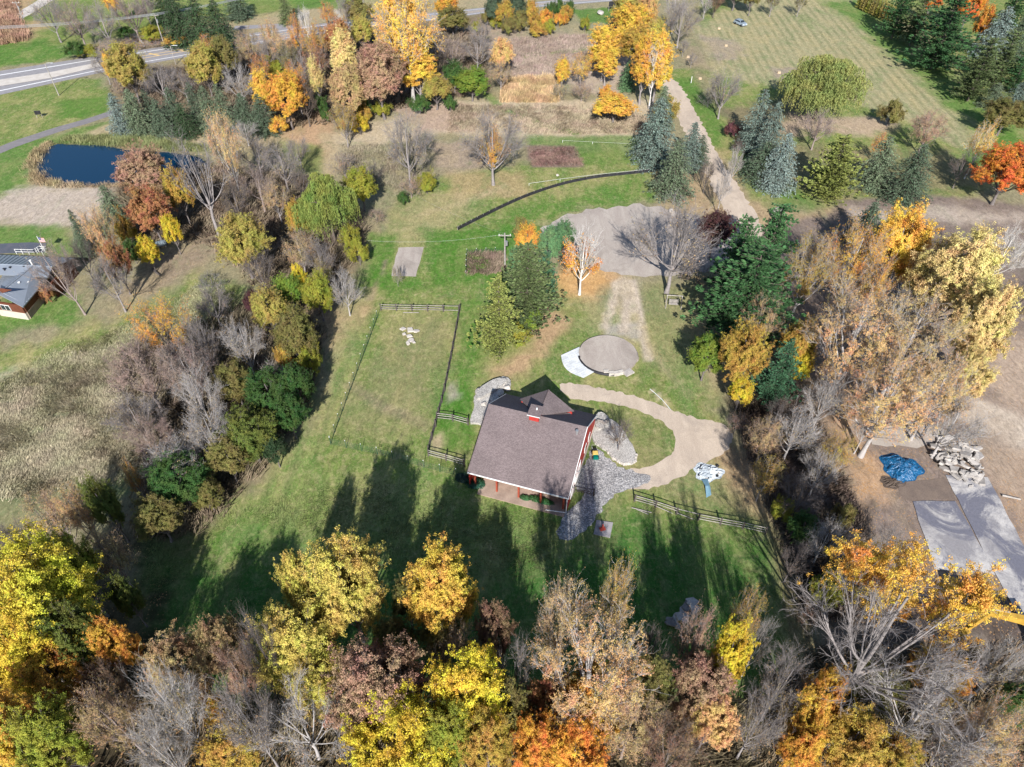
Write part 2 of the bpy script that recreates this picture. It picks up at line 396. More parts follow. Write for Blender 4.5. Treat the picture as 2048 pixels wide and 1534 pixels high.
sep = N(t, 'ShaderNodeSeparateColor'); t.links.new(ak.outputs['Color'], sep.inputs[0])
lit, dry, stp = sep.outputs[0], sep.outputs[1], sep.outputs[2]
# dry patches
mp = N(t, 'ShaderNodeMapping'); mp.inputs['Scale'].default_value = (1, .55, 1); mp.inputs['Rotation'].default_value = (0, 0, .35); t.links.new(pos, mp.inputs[0])
n1 = noise(t, .16, 9, .68, mp.outputs[0], .6)
d1 = mathn(t, 'MULTIPLY', ramp(t, n1, .47, .63, 0, 1), dry)
c1 = mixc(t, mathn(t, 'MULTIPLY', d1, .5), at.outputs['Color'], (.36, .285, .14))
g1 = mathn(t, 'MULTIPLY', ramp(t, n1, .47, .36, 0, 1), dry)
c1 = mixc(t, mathn(t, 'MULTIPLY', g1, .55), c1, (.085, .160, .045))
n1b = noise(t, .7, 8, .7, pos, .4)
d2 = mathn(t, 'MULTIPLY', ramp(t, n1b, .5, .66, 0, 1), mathn(t, 'ADD', mathn(t, 'MULTIPLY', dry, .7), .12))
c1 = mixc(t, mathn(t, 'MULTIPLY', d2, .45), c1, (.42, .33, .20))
n1c = noise(t, 2.6, 6, .75, pos, .3)
d3 = mathn(t, 'MULTIPLY', ramp(t, n1c, .5, .62, 0, 1), mathn(t, 'ADD', mathn(t, 'MULTIPLY', dry, .32), .03))
c1 = mixc(t, d3, c1, (.38, .30, .17))
# mower stripes
ms = N(t, 'ShaderNodeMapping'); t.links.new(pos, ms.inputs[0]); ms.inputs['Rotation'].default_value = (0, 0, radians(3))
wv = N(t, 'ShaderNodeTexWave', wave_type='BANDS', bands_direction='X'); t.links.new(ms.outputs[0], wv.inputs[0])
wv.inputs['Scale'].default_value = .135; wv.inputs['Distortion'].default_value = 2.2; wv.inputs['Detail'].default_value = 1; wv.inputs['Detail Scale'].default_value = .12
sf = mathn(t, 'MULTIPLY', ramp(t, wv.outputs['Fac'], .35, .95, 0, .5), mathn(t, 'MULTIPLY', stp, ramp(t, noise(t, .09, 3, .6, pos), .35, .6, .25, 1)))
c1 = mixc(t, sf, c1, (.115, .135, .06))
# clump and blade variation
f1 = ramp(t, noise(t, 1.6, 6, .75, mp.outputs[0], 1.2), .3, .7, .6, 1.4)
f2 = ramp(t, noise(t, 9.0, 5, .8, pos), .25, .75, .62, 1.38)
c2 = scalec(t, scalec(t, c1, f1), f2)
# fallen leaves
vo = N(t, 'ShaderNodeTexVoronoi'); vo.inputs['Scale'].default_value = 3.2; t.links.new(pos, vo.inputs['Vector'])
lm = mathn(t, 'LESS_THAN', vo.outputs['Distance'], mathn(t, 'MULTIPLY', ramp(t, noise(t, .5, 4, .7, pos), .3, .7, .15, .55), lit))
lc = mixc(t, noise(t, 7, 1, .5, pos), (.42, .25, .10), (.30, .17, .10))
c3 = mixc(t, mathn(t, 'MULTIPLY', lm, .8), c2, lc)
t.links.new(c3, b.inputs['Base Color']); b.inputs['Roughness'].default_value = .95; b.inputs['Specular IOR Level'].default_value = .08
bb = mathn(t, 'ADD', mathn(t, 'MULTIPLY', noise(t, .9, 5, .7, mp.outputs[0], .8), 1.0), mathn(t, 'MULTIPLY', noise(t, 6, 4, .8, pos), .35))
bump(t, b, bb, .5, .22)
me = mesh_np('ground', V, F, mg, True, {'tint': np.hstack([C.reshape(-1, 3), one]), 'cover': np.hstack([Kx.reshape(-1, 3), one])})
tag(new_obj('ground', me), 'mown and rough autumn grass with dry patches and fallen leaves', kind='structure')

# ------------------------------------------------------------------ flat sheets
def ragged(pts, step=1.2, amp=.25, seed=1):
    rs = random.Random(seed); out = []
    n = len(pts)
    for i in range(n):
        a, b_ = Vector(pts[i]), Vector(pts[(i + 1) % n]); L = (b_ - a).length; k = max(1, int(L / step))
        nrm = Vector((-(b_ - a).y, (b_ - a).x, 0)).normalized() if L > 0 else Vector((0, 0, 0))
        for j in range(k):
            out.append(a + (b_ - a) * (j / k) + nrm * rs.uniform(-amp, amp))
    return out
def sm(pts, it=2, closed=True):
    """Chaikin smoothing"""
    for _ in range(it):
        q = []; n = len(pts)
        rng = range(n) if closed else range(n - 1)
        if not closed: q.append(pts[0])
        for i in rng:
            a, b_ = Vector(pts[i]), Vector(pts[(i + 1) % n])
            q += [a * .75 + b_ * .25, a * .25 + b_ * .75]
        if not closed: q.append(pts[-1])
        pts = q
    return pts
def sheet(name, pts, z, m, label=None, amp=.2, smooth=1, step=1.2, seed=1, kind='structure'):
    p = sm(pts, smooth) if smooth else [Vector(q) for q in pts]
    if amp: p = ragged(p, step, amp, seed)
    bm = bmesh.new(); vs = [bm.verts.new((q.x, q.y, z)) for q in p]
    f = bm.faces.new(vs); f.normal_update()
    if f.normal.z < 0: f.normal_flip()
    bmesh.ops.triangulate(bm, faces=[f])
    me = bpy.data.meshes.new(name); bm.to_mesh(me); bm.free(); me.materials.append(m)
    o = new_obj(name, me); return tag(o, label, kind=kind)
def ribbon(name, top, bot, z, m, label=None, f0=0.0, f1=1.0, parent=None, kind='structure'):
    A = [P(*p) for p in top]; B = [P(*p) for p in bot]; vs = []
    for a, b_ in zip(A, B):
        p, q = a.lerp(b_, f0), a.lerp(b_, f1); vs += [(p.x, p.y, z), (q.x, q.y, z)]
    n = len(A); me = mesh_np(name, vs, [(2 * i, 2 * i + 1, 2 * i + 3, 2 * i + 2) for i in range(n - 1)], m)
    o = new_obj(name, me, parent); return tag(o, label, kind=kind) if not parent else o
M['asphalt'] = mat('asphalt', (.26, .25, .26), (.21, .20, .21), 1.0, .9, .15, 12)
M['path_asphalt'] = mat('path_asphalt', (.20, .185, .19), (.16, .15, .155), 1.0, .9, .18, 12)
M['concrete_light'] = mat('light_concrete', (.50, .46, .42), (.42, .38, .34), .6, .9, .12, 9)
M['paint_white'] = mat('road_paint_white', (.72, .72, .72), (.6, .6, .6), 2, .7, .1, 20)
M['paint_yellow'] = mat('road_paint_yellow', (.62, .42, .16), (.5, .38, .22), 2, .7, .1, 20)
def worn(name, a, b_, c_, leaf=.12, rot=0):
    m, t, b = nodes(name); v = poscoord(t)
    mp = N(t, 'ShaderNodeMapping'); mp.inputs['Scale'].default_value = (1, .3, 1); mp.inputs['Rotation'].default_value = (0, 0, rot); t.links.new(v, mp.inputs[0])
    c = mixc(t, ramp(t, noise(t, .55, 6, .7, mp.outputs[0], .5), .38, .62, 0, 1), a, b_)
    c = mixc(t, ramp(t, noise(t, .16, 5, .7, v, .8), .5, .66, 0, .75), c, c_)
    f = ramp(t, noise(t, 7, 5, .8, v), .25, .75, .72, 1.25)
    c = scalec(t, c, f)
    vo = N(t, 'ShaderNodeTexVoronoi'); vo.inputs['Scale'].default_value = 2.2; t.links.new(v, vo.inputs['Vector'])
    lm = mathn(t, 'LESS_THAN', vo.outputs['Distance'], ramp(t, noise(t, .35, 4, .7, v), .42, .7, 0, leaf))
    c = mixc(t, lm, c, (.16, .11, .07))
    t.links.new(c, b.inputs['Base Color']); b.inputs['Roughness'].default_value = .95
    bump(t, b, noise(t, 5, 5, .8, v), .5, .05)
    return m
M['gravel_road'] = worn('pale_gravel', (.48, .395, .315), (.40, .325, .26), (.32, .265, .22))
M['dirt_pad'] = worn('packed_dirt', (.38, .335, .295), (.31, .265, .235), (.24, .205, .18), .08, 1.4)
M['old_gravel'] = mat('pale_gravel', (.52, .43, .345), (.42, .35, .28), .5, .95, .3, 9, bdist=.06, bmp=.5)
M['old_dirt'] = mat('packed_dirt', (.36, .325, .30), (.27, .24, .225), .25, .95, .2, 6, bdist=.06, bmp=.5)
def stone_gravel(name, a, b_, sc_=4.0, d=.2):
    m, t, b = nodes(name); v = poscoord(t)
    vo = N(t, 'ShaderNodeTexVoronoi'); vo.inputs['Scale'].default_value = sc_; t.links.new(v, vo.inputs['Vector'])
    sp = N(t, 'ShaderNodeSeparateColor'); t.links.new(vo.outputs['Color'], sp.inputs[0])
    c = mixc(t, sp.outputs[0], a, b_)
    f = ramp(t, vo.outputs['Distance'], 0, .75, 1.25, .5)
    f2 = ramp(t, noise(t, .6, 3, .6, v), .3, .7, .8, 1.2)
    t.links.new(scalec(t, scalec(t, c, f), f2), b.inputs['Base Color'])
    bump(t, b, mathn(t, 'SUBTRACT', 1.0, vo.outputs['Distance']), .8, d)
    return m
M['river_rock'] = stone_gravel('river_rock', (.56, .53, .49), (.38, .36, .34), 9, .04)
M['cobble'] = stone_gravel('grey_cobble', (.50, .48, .47), (.22, .22, .23), 6.5, .05)
HT = [(-300,190),(0,142),(190,113),(295,98),(480,70),(600,52),(740,37),(860,26),(960,16),(1080,3),(1230,-12),(1400,-28)]
HB = [(-300,245),(0,190),(190,148),(295,128),(480,95),(600,75),(740,54),(860,42),(960,28),(1080,14),(1230,2),(1400,-12)]
ribbon('highway', HT, HB, .03, M['asphalt'], 'grey asphalt highway running across the top left')
ribbon('lane_marking', HT, HB, .036, M['paint_white'], 'white edge line on the far side of the highway', .17, .20)
ribbon('lane_marking', HT, HB, .036, M['paint_white'], 'white edge line on the near side of the highway', .82, .85)
mt = [(-300,210),(0,160),(100,145),(185,128),(215,125)]; mb_ = [(-300,225),(0,173),(100,157),(185,137),(215,130)]
ribbon('median_strip', mt, mb_, .1, M['concrete_light'], 'pale concrete median in the highway narrowing to a point')
ribbon('lane_marking', HT[2:], HB[2:], .036, M['paint_yellow'], 'yellow centre line along the highway', .40, .43)
ribbon('lane_marking', HT[2:], HB[2:], .036, M['paint_yellow'], 'second yellow centre line along the highway nearer the trees', .57, .60)
for a, b_ in (((298,107),(318,111)), ((355,99),(368,102))):
    p, q = P(*a), P(*b_); d = (q - p).normalized(); n_ = Vector((-d.y, d.x, 0)) * .35
    me = mesh_np('lane_marking', [(*(p + n_).xy, .037), (*(p - n_).xy, .037), (*(q - n_).xy, .037), (*(q + n_).xy, .037)], [(0, 1, 2, 3)], M['paint_yellow'])
    tag(new_obj('lane_marking', me), 'yellow diagonal hatch bar between the highway centre lines', kind='structure')
sheet('side_road', poly([(466,60),(470,52),(530,49),(590,45),(596,54),(560,58),(530,56)]), .02, M['asphalt'], 'short grey side road joining the highway', .1, 0)
sheet('gravel_road', poly([(-60,75),(40,22),(90,-8),(130,-30),(145,-26),(110,-2),(55,32),(-60,95)]), .02, M['concrete_light'], 'pale gravel road in the top left corner', .2, 0)
sheet('bike_path', poly([(-60,322),(0,292),(60,271),(120,252),(180,236),(240,215),(246,222),(190,243),(130,260),(70,280),(0,306),(-60,338)]), .02, M['path_asphalt'], 'narrow asphalt path curving past the pond', .08, 1)
sheet('driveway', poly([(1322,158),(1350,156),(1380,200),(1410,260),(1440,318),(1468,360),(1500,410),(1520,440),(1528,480),(1468,505),(1452,470),(1460,440),(1432,390),(1412,350),(1388,300),(1362,248),(1338,205)]), .02, M['gravel_road'], 'pale gravel driveway running from the trees down to the yard', .35, 1, .7)
sheet('gravel_yard', poly([(1075,470),(1090,452),(1130,430),(1180,418),(1230,414),(1290,408),(1320,416),(1400,430),(1470,470),(1470,520),(1420,545),(1340,552),(1260,552),(1215,548),(1190,520),(1150,500),(1100,490)]), .022, M['dirt_pad'], 'grey packed dirt yard above the barn', .7, 2, .8)
sheet('footpath', poly([(1115,765),(1160,768),(1230,782),(1300,800),(1380,835),(1440,845),(1465,860),(1462,900),(1420,920),(1395,935),(1340,965),(1290,980),(1240,978),(1215,940),(1290,937),(1330,920),(1355,890),(1350,865),(1320,840),(1260,815),(1200,803),(1150,800),(1125,790)]), .02, M['gravel_road'], 'tan gravel path looping around the barn lawn', .22, 2, .4)
sheet('cobble_path', poly([(1172,925),(1185,895),(1200,900),(1240,938),(1290,945),(1310,965),(1240,985),(1215,1000),(1190,1040),(1150,1078),(1112,1080),(1115,1055),(1135,1020),(1160,1005),(1168,985),(1150,975),(1150,955)]), .026, M['cobble'], 'grey cobble path beside the barn', .25, 2, .4)
sheet('gravel_plot', poly([(797,495),(848,494),(832,553),(782,552)]), .02, M['dirt_pad'], 'small rectangular grey gravel plot in the green lawn', .08, 0)
M['slab'] = None
def slab_mat():
    m, t, b = nodes('stained_concrete'); v = poscoord(t)
    c = mixc(t, ramp(t, noise(t, .22, 6, .65, v, .5), .42, .6, 0, 1), (.42, .40, .385), (.22, .21, .22))
    c = mixc(t, ramp(t, noise(t, .13, 7, .75, v, 1.2), .46, .56, 0, 1), c, (.13, .13, .16))
    f = ramp(t, noise(t, 5, 4, .7, v), .3, .7, .85, 1.15)
    t.links.new(scalec(t, c, f), b.inputs['Base Color']); bump(t, b, noise(t, 5, 4, .7, v), .3, .03)
    return m
M['slab'] = slab_mat()
sheet('concrete_slab', poly([(1825,1003),(1910,1003),(1960,1090),(1990,1150),(1870,1140),(1850,1080)]), .09, M['slab'], 'pale stained concrete slab left of the long one', .08, 0)
sheet('concrete_slab', poly([(1890,950),(1975,955),(2010,1020),(2048,1095),(2120,1230),(2040,1240),(1985,1140),(1940,1050)]), .08, M['slab'], 'long grey concrete slab running off the right edge', .08, 0)
sheet('dirt_plot', poly([(1795,968),(1890,955),(1912,1000),(1820,1003),(1800,990)]), .03, mat('brown_dirt', (.17, .13, .105), (.13, .1, .085), .6, .95, .25, 8), 'square of bare brown soil above the pale slab', .2, 0)
sheet('gravel_patch', poly([(1740,870),(1790,850),(1880,850),(1900,880),(1850,895),(1780,890),(1745,895)]), .02, M['dirt_pad'], 'patch of grey gravel left of the broken concrete', .4, 1)
# pond
mw, t, b = nodes('pond_water'); b.inputs['Base Color'].default_value = (.0005, .022, .055, 1); b.inputs['Roughness'].default_value = .05
b.inputs['Specular IOR Level'].default_value = .3
bump(t, b, noise(t, 2.5, 3, .6, poscoord(t)), .12, .03)
o = sheet('pond', pond, -.12, mw, 'dark blue pond', .1, 1)
# ------------------------------------------------------------------ tree generator
def tubes_np(Pn, R, sides=3):
    """Pn (m,k,3) polylines, R (m,k) radii -> V, F"""
    m, k, _ = Pn.shape
    D = np.empty_like(Pn); D[:, 1:-1] = Pn[:, 2:] - Pn[:, :-2]; D[:, 0] = Pn[:, 1] - Pn[:, 0]; D[:, -1] = Pn[:, -1] - Pn[:, -2]
    D /= np.linalg.norm(D, axis=2, keepdims=True) + 1e-9
    ref = np.where(np.abs(D[:, :, 2:3]) > .9, np.array([1., 0, 0]), np.array([0, 0, 1.]))
    A = np.cross(D, ref); A /= np.linalg.norm(A, axis=2, keepdims=True) + 1e-9; B = np.cross(D, A)
    an = np.arange(sides) * 2 * pi / sides
    V = Pn[:, :, None] + R[:, :, None, None] * (A[:, :, None] * np.cos(an)[:, None] + B[:, :, None] * np.sin(an)[:, None])
    V = V.reshape(-1, 3); i = np.arange(m)[:, None, None] * k * sides; j = np.arange(k - 1)[None, :, None] * sides
    s = np.arange(sides)[None, None, :]; s2 = (s + 1) % sides
    F = np.stack([i + j + s, i + j + s2, i + j + sides + s2, i + j + sides + s], -1).reshape(-1, 4)
    return V, F
def merge(parts):
    Vs, Fs, b = [], [], 0
    for V, F in parts:
        Vs.append(V); Fs.append(F + b); b += len(V)
    return np.concatenate(Vs), np.concatenate(Fs)
def bez(a, c, b, k):
    t = np.linspace(0, 1, k)[None, :, None]
    return (1 - t) ** 2 * a[:, None] + 2 * t * (1 - t) * c[:, None] + t ** 2 * b[:, None]
def unit(v): return v / (np.linalg.norm(v, axis=-1, keepdims=True) + 1e-9)
def leaves_np(rs, C_, size, aspect=.62, outward=None, droop=0.0):
    n = len(C_); a = unit(rs.normal(size=(n, 3)))
    if outward is not None:      # leaf faces turned partly to the outside
        nrm = unit(outward + rs.normal(size=(n, 3)) * .55)
        a = unit(np.cross(nrm, rs.normal(size=(n, 3)))); b = np.cross(nrm, a)
    else:
        b = unit(np.cross(a, rs.normal(size=(n, 3))))
    if droop: a = unit(a + np.array([0, 0, -droop]))
    s = size * rs.uniform(.6, 1.35, (n, 1))
    p0 = C_ - a * s * .5; p2 = C_ + a * s * .5; p1 = C_ + b * s * aspect * .5; p3 = C_ - b * s * aspect * .5
    V = np.stack([p0, p1, p2, p3], 1).reshape(-1, 3)
    return V, np.arange(n * 4).reshape(n, 4)
PRO = {}
def broad(name, seed, Rw=5.0, Ht=14.0, limbs=9, subs=7, sub2=5, twigs=5, lpt=10, lsize=.26, base=.22, lobe=.42, flat=.9,
          twig_r=.012, spread=.55, leaf_side=None, leaf_frac=1.0, trunk_r=.22, top_full=0.0, sides=5, up=.35, stems=1, cone=0.0, cz=.3, curve=.2):
    """trunk -> limbs -> branches -> twigs, leaves clustered round the twig ends"""
    rs = np.random.RandomState(seed)
    zc = Ht * (base + (1 - base) * .5); b_ = Ht * (1 - base) * .5
    # limb lobes
    gi = np.arange(limbs) + .5; ph = gi * 2.399963 + rs.uniform(-.4, .4, limbs)
    cz_ = 1 - 1.55 * gi / limbs; cz_ = np.clip(cz_ + rs.uniform(-.1, .1, limbs), -.6, .98)
    rr = np.sqrt(1 - cz_ ** 2)
    dirs = np.stack([rr * np.cos(ph), rr * np.sin(ph), cz_], 1)
    ext = rs.uniform(.5, .75, limbs)[:, None]
    shape = np.array([Rw, Rw, b_ * flat])
    L = np.array([0, 0, zc]) + dirs * ext * shape
    if cone: L[:, :2] *= np.clip(1.25 - cone * ((L[:, 2:3] - (zc - b_)) / (2 * b_)), .15, 1.4)
    lr = lobe * rs.uniform(.75, 1.2, limbs)
    # attach point on the trunk
    za = np.clip(Ht * base * .9 + (L[:, 2] - Ht * base) * rs.uniform(.1, .45, limbs), Ht * base * .6, Ht * .7)
    lean = rs.uniform(-.05, .05, 2) * Ht
    def axis(z): f = np.asarray(z) / Ht; return np.stack([lean[0] * f ** 2, lean[1] * f ** 2, np.asarray(z, float)], -1)
    A = axis(za)
    Cc = A + (L - A) * .5 + np.array([0, 0, -1.]) * (np.linalg.norm(L - A, axis=1, keepdims=True) * -.0) + rs.normal(size=(limbs, 3)) * curve * 1.5
    Cc[:, 2] -= (L[:, 2] - A[:, 2]) * .0
    Cc[:, :2] = A[:, :2] + (L[:, :2] - A[:, :2]) * .62
    Cc[:, 2] = A[:, 2] + (L[:, 2] - A[:, 2]) * (.5 - up * .35)
    k1 = 7; LP = bez(A, Cc, L, k1)
    tr = trunk_r
    LR = np.linspace(tr * .55, tr * .22, k1)[None].repeat(limbs, 0) * rs.uniform(.7, 1.1, (limbs, 1))
    zt = np.linspace(0, Ht * .8, 9); TP = axis(zt)[None]
    TP[0, :, :2] += rs.normal(size=(9, 2)) * .08
    TR = (tr * (1 - zt / Ht) ** .8 + .03)[None]; TR[0, 0] *= 1.5; TR[0, 1] *= 1.08
    wood = [tubes_np(TP, TR, 8), tubes_np(LP, LR, sides)]
    # sub branches
    def spawn(PL, cnt, tgt_fn, k, r0, r1, sd, tmin=.3):
        m = len(PL); kk = PL.shape[1]
        ti = rs.uniform(tmin, 1, (m, cnt)); fi = ti * (kk - 1); i0 = np.minimum(fi.astype(int), kk - 2); fr = (fi - i0)[..., None]
        ar = np.arange(m)[:, None]
        S = PL[ar, i0] * (1 - fr) + PL[ar, i0 + 1] * fr
        tang = unit(PL[ar, i0 + 1] - PL[ar, i0])
        S = S.reshape(-1, 3); tang = tang.reshape(-1, 3)
        T = tgt_fn(S, tang, m, cnt)
        d = np.linalg.norm(T - S, axis=1, keepdims=True)
        Cm = S + tang * d * .45 + rs.normal(size=S.shape) * d * .06
        Pn = bez(S, Cm, T, k)
        R_ = np.linspace(r0, r1, k)[None].repeat(len(S), 0)
        return Pn, R_
    shp = np.array([Rw, Rw, b_ * flat])
    def t1(S, tang, m, cnt):
        u = unit(rs.normal(size=(m, cnt, 3)) + np.array([0, 0, .35])); r = rs.uniform(.45, .95, (m, cnt, 1))
        u = unit(u + dirs[:, None] * .7)
        return (L[:, None] + u * r * lr[:, None, None] * shp).reshape(-1, 3)
    P2, R2 = spawn(LP, subs, t1, 5, tr * .19, tr * .06, 4, .35)
    wood.append(tubes_np(P2, R2, 4))
    len2 = np.linalg.norm(P2[:, -1] - P2[:, 0], axis=1)
    def mk(lenf, jit):
        def fn(S, tang, m, cnt):
            ln = np.repeat(mk.ln, cnt)[:, None] * rs.uniform(lenf * .6, lenf * 1.2, (m * cnt, 1))
            u = unit(tang + rs.normal(size=S.shape) * jit + np.array([0, 0, up * .6]))
            return S + u * ln
        return fn
    mk.ln = np.clip(len2, 1.0, 3.2)
    P3, R3 = spawn(P2, sub2, mk(.62, spread), 4, tr * .055, twig_r * 1.3, 3, .25)
    mk.ln = np.linalg.norm(P3[:, -1] - P3[:, 0], axis=1)
    P4, R4 = spawn(P3, twigs, mk(.62, spread), 3, twig_r * 1.2, twig_r * .5, 3, .2)
    tw = [tubes_np(P3, R3, 3), tubes_np(P4, R4, 3)]
    TV, TF = merge(wood); BV, BF = merge(tw)
    out = {'w': 2 * Rw, 'h': Ht}
    out['trunk'] = mesh_np(name + '_trunk', TV, TF, M['bark'], True)
    out['twigs'] = mesh_np(name + '_branches', BV, BF, M['bark'])
    if lpt:
        tips = np.concatenate([P4[:, -1], P4[:, 1]]); 
        if leaf_side is not None or leaf_frac < 1:
            q = (tips - np.array([0, 0, zc])) / shp
            sc_ = rs.rand(len(tips))
            if leaf_side is not None: sc_ = -(q @ np.array(leaf_side)) + rs.normal(size=len(tips)) * .10
            tips = tips[np.argsort(sc_)[:int(len(tips) * leaf_frac)]]
        c = np.repeat(tips, lpt // 2 if lpt > 1 else 1, 0); c = c + rs.normal(size=c.shape) * np.array([.22, .22, .16]) * (lsize / .26)
        ow = unit((c - np.array([0, 0, zc * .8])) / shp)
        LV, LF = leaves_np(rs, c, lsize, .66, ow)
        out['crown'] = mesh_np(name + '_crown', LV, LF, M['leaf'])
    # true extents
    av = np.concatenate([P4[:, -1], P3[:, -1]])
    out['w'] = 2 * np.percentile(np.hypot(av[:, 0], av[:, 1]), 97); out['h'] = np.percentile(av[:, 2], 99.5)
    PRO[name] = out; return out
def conifer(name, seed, Ht=14., Rb=3.2, whorls=26, per=12, cards=15, csize=.34, droop=.35, base=.02, power=.58, irregular=.15, clump=.0, upt=.0, asp=.42):
    rs = np.random.RandomState(seed)
    S, T, Cm = [], [], []
    for i in range(whorls):
        f = (i + rs.rand() * .6) / whorls; z = Ht * (base + (1 - base) * f)
        R_ = Rb * (1 - f) ** power + .12
        n = max(5, int(per * (.5 + .6 * (1 - f))))
        for j in range(n):
            a = rs.rand() * 2 * pi; r = R_ * rs.uniform(1 - irregular * 2, 1 + irregular)
            S.append((0, 0, z)); T.append((r * cos(a), r * sin(a), z - r * droop * rs.uniform(.5, 1.3) + r * upt)); Cm.append((r * .5 * cos(a), r * .5 * sin(a), z + r * .08))
    S, T, Cm = map(np.array, (S, T, Cm)); m = len(S)
    Pn = bez(S, Cm, T, 5); ln = np.linalg.norm(T - S, axis=1)
    R_ = np.linspace(.035, .01, 5)[None].repeat(m, 0)
    zt = np.linspace(0, Ht * .97, 8); TP = np.stack([zt * 0, zt * 0, zt], 1)[None]
    TV, TF = merge([tubes_np(TP, (.20 * (1 - zt / Ht) + .02)[None], 8), tubes_np(Pn, R_, 3)])
    cc, dd = [], []
    for i in range(m):
        k = max(4, int(cards * ln[i] / 1.6 * 1.3)); t = rs.uniform(.12, 1.02, k)[:, None]
        p = (1 - t) ** 2 * S[i] + 2 * t * (1 - t) * Cm[i] + t ** 2 * T[i]
        d = unit((T[i] - Cm[i])[None]); side = unit(np.cross(d, [[0, 0, 1.]])); wd = (1.05 - t) * ln[i] * .28 + .1
        s = rs.uniform(-1, 1, (k, 1))
        if clump: q = np.round(t * 4) / 4; p = p * (1 - clump) + ((1 - q) ** 2 * S[i] + 2 * q * (1 - q) * Cm[i] + q ** 2 * T[i]) * clump
        cc.append(p + side * s * wd + np.array([0, 0, 1]) * (rs.uniform(-.25, .12, (k, 1)) * (1 - upt) + rs.uniform(0, .35, (k, 1)) * upt)); dd.append(unit(d + side * s * .8 + rs.normal(size=(k, 3)) * .25 + np.array([0, 0, -.15 + upt])))
    C_ = np.concatenate(cc); D = np.concatenate(dd); n = len(C_)
    b_ = unit(np.cross(D, unit(rs.normal(size=(n, 3)) + np.array([0, 0, 1.6])))); s = csize * rs.uniform(.6, 1.3, (n, 1))
    V_ = np.stack([C_ - D * s * .5, C_ + b_ * s * asp * .5, C_ + D * s * .6, C_ - b_ * s * asp * .5], 1).reshape(-1, 3)
    out = {'w': 2 * Rb, 'h': Ht, 'trunk': mesh_np(name + '_trunk', TV, TF, M['bark']), 'crown': mesh_np(name + '_crown', V_, np.arange(n * 4).reshape(n, 4), M['needle'])}
    PRO[name] = out; return out
def willow(name, seed, Rw=6., Ht=11., strands=3600, lsize=.28):
    rs = np.random.RandomState(seed)
    o = broad(name, seed, Rw * .8, Ht, limbs=11, subs=6, sub2=4, twigs=3, lpt=4, lsize=lsize, base=.35, trunk_r=.35)
    n = strands; nl = 12
    lump = 75; la = rs.rand(lump) * 2 * pi; lrad = Rw * np.sqrt(rs.rand(lump)) * .92
    dome = np.sqrt(np.clip(1 - (lrad / Rw) ** 2, 0, 1)); lz = Ht * (.30 + .66 * dome * rs.uniform(.55, 1.04, lump)); lr_ = rs.uniform(.6, 1.5, lump)
    k = rs.randint(0, lump, n); a = rs.rand(n) * 2 * pi; q_ = np.sqrt(rs.rand(n)); rr = q_ * lr_[k]
    S = np.stack([lrad[k] * np.cos(la[k]) + rr * np.cos(a), lrad[k] * np.sin(la[k]) + rr * np.sin(a), lz[k] + lr_[k] * .8 * np.sqrt(1.001 - q_ ** 2)], 1)
    ow = np.stack([np.cos(a), np.sin(a)], 1)
    ln = rs.uniform(.5, 2.6, n) * (.35 + q_) * (.7 + .8 * lrad[k] / Rw)
    t = np.linspace(0, 1, nl)
    Pn = np.zeros((n, nl, 3)); Pn[:, :, :2] = S[:, None, :2] + ow[:, None] * (np.sqrt(t)[None, :, None] * .45 * q_[:, None, None]); Pn[:, :, 2] = S[:, 2:3] - ln[:, None] * t ** 1.4
    Pn[:, :, 2] = np.maximum(Pn[:, :, 2], .4)
    c = Pn.reshape(-1, 3) + rs.normal(size=(n * nl, 3)) * .07
    D = np.tile(np.array([0, 0, -1.]), (len(c), 1)) + rs.normal(size=c.shape) * .25; D = unit(D)
    b_ = unit(np.cross(D, rs.normal(size=c.shape))); s = rs.uniform(.2, .4, (len(c), 1))
    V_ = np.stack([c - D * s * .5, c + b_ * .06, c + D * s * .5, c - b_ * .06], 1).reshape(-1, 3)
    out = {'w': 2 * Rw * 1.05, 'h': Ht * 1.02, 'trunk': o['trunk'], 'crown': mesh_np(name + '_crown', V_, np.arange(len(c) * 4).reshape(-1, 4), M['leaf'])}
    PRO[name] = out
# prototypes -------------------------------------------------------
for i, s in enumerate((11, 12, 13)):
    broad('full%d' % i, s, 5.0, 13.5, limbs=17, subs=7, sub2=5, twigs=4, lpt=52, lsize=.16, base=.12, lobe=.34)
for i, s in enumerate((21, 22)):
    broad('tall%d' % i, s, 3.2, 15, limbs=16, subs=6, sub2=5, twigs=4, lpt=44, lsize=.17, base=.12, lobe=.42, cone=.55, flat=.95)
for i, s in enumerate((31, 32, 33)):
    broad('thin%d' % i, s, 5.2, 13.5, limbs=12, subs=7, sub2=6, twigs=6, lpt=12, lsize=.115, base=.14, lobe=.42, leaf_frac=.7, up=.55, twig_r=.009, trunk_r=.2)
for i, s in enumerate((41, 42, 43)):
    broad('bare%d' % i, s, 5.2, 13, limbs=11, subs=8, sub2=7, twigs=7, lpt=1, lsize=.15, base=.14, lobe=.42, leaf_frac=.10, up=.6, twig_r=.008, trunk_r=.19)
for i, s in enumerate((51, 52)):
    broad('bush%d' % i, s, 2.6, 4.6, limbs=11, subs=5, sub2=4, twigs=4, lpt=30, lsize=.16, base=.05, lobe=.46, trunk_r=.07)
for i, s in enumerate((55, 56)):
    broad('twiggy%d' % i, s, 2.8, 4.8, limbs=10, subs=7, sub2=6, twigs=5, lpt=3, lsize=.12, base=.03, lobe=.5, leaf_frac=.35, up=.7, trunk_r=.06, twig_r=.007)
broad('giant', 61, 10.5, 22, limbs=14, subs=9, sub2=7, twigs=6, lpt=54, lsize=.15, base=.16, lobe=.36, leaf_side=(.45, .8, .35), leaf_frac=.3, up=.3, twig_r=.010, trunk_r=.30, sides=7)
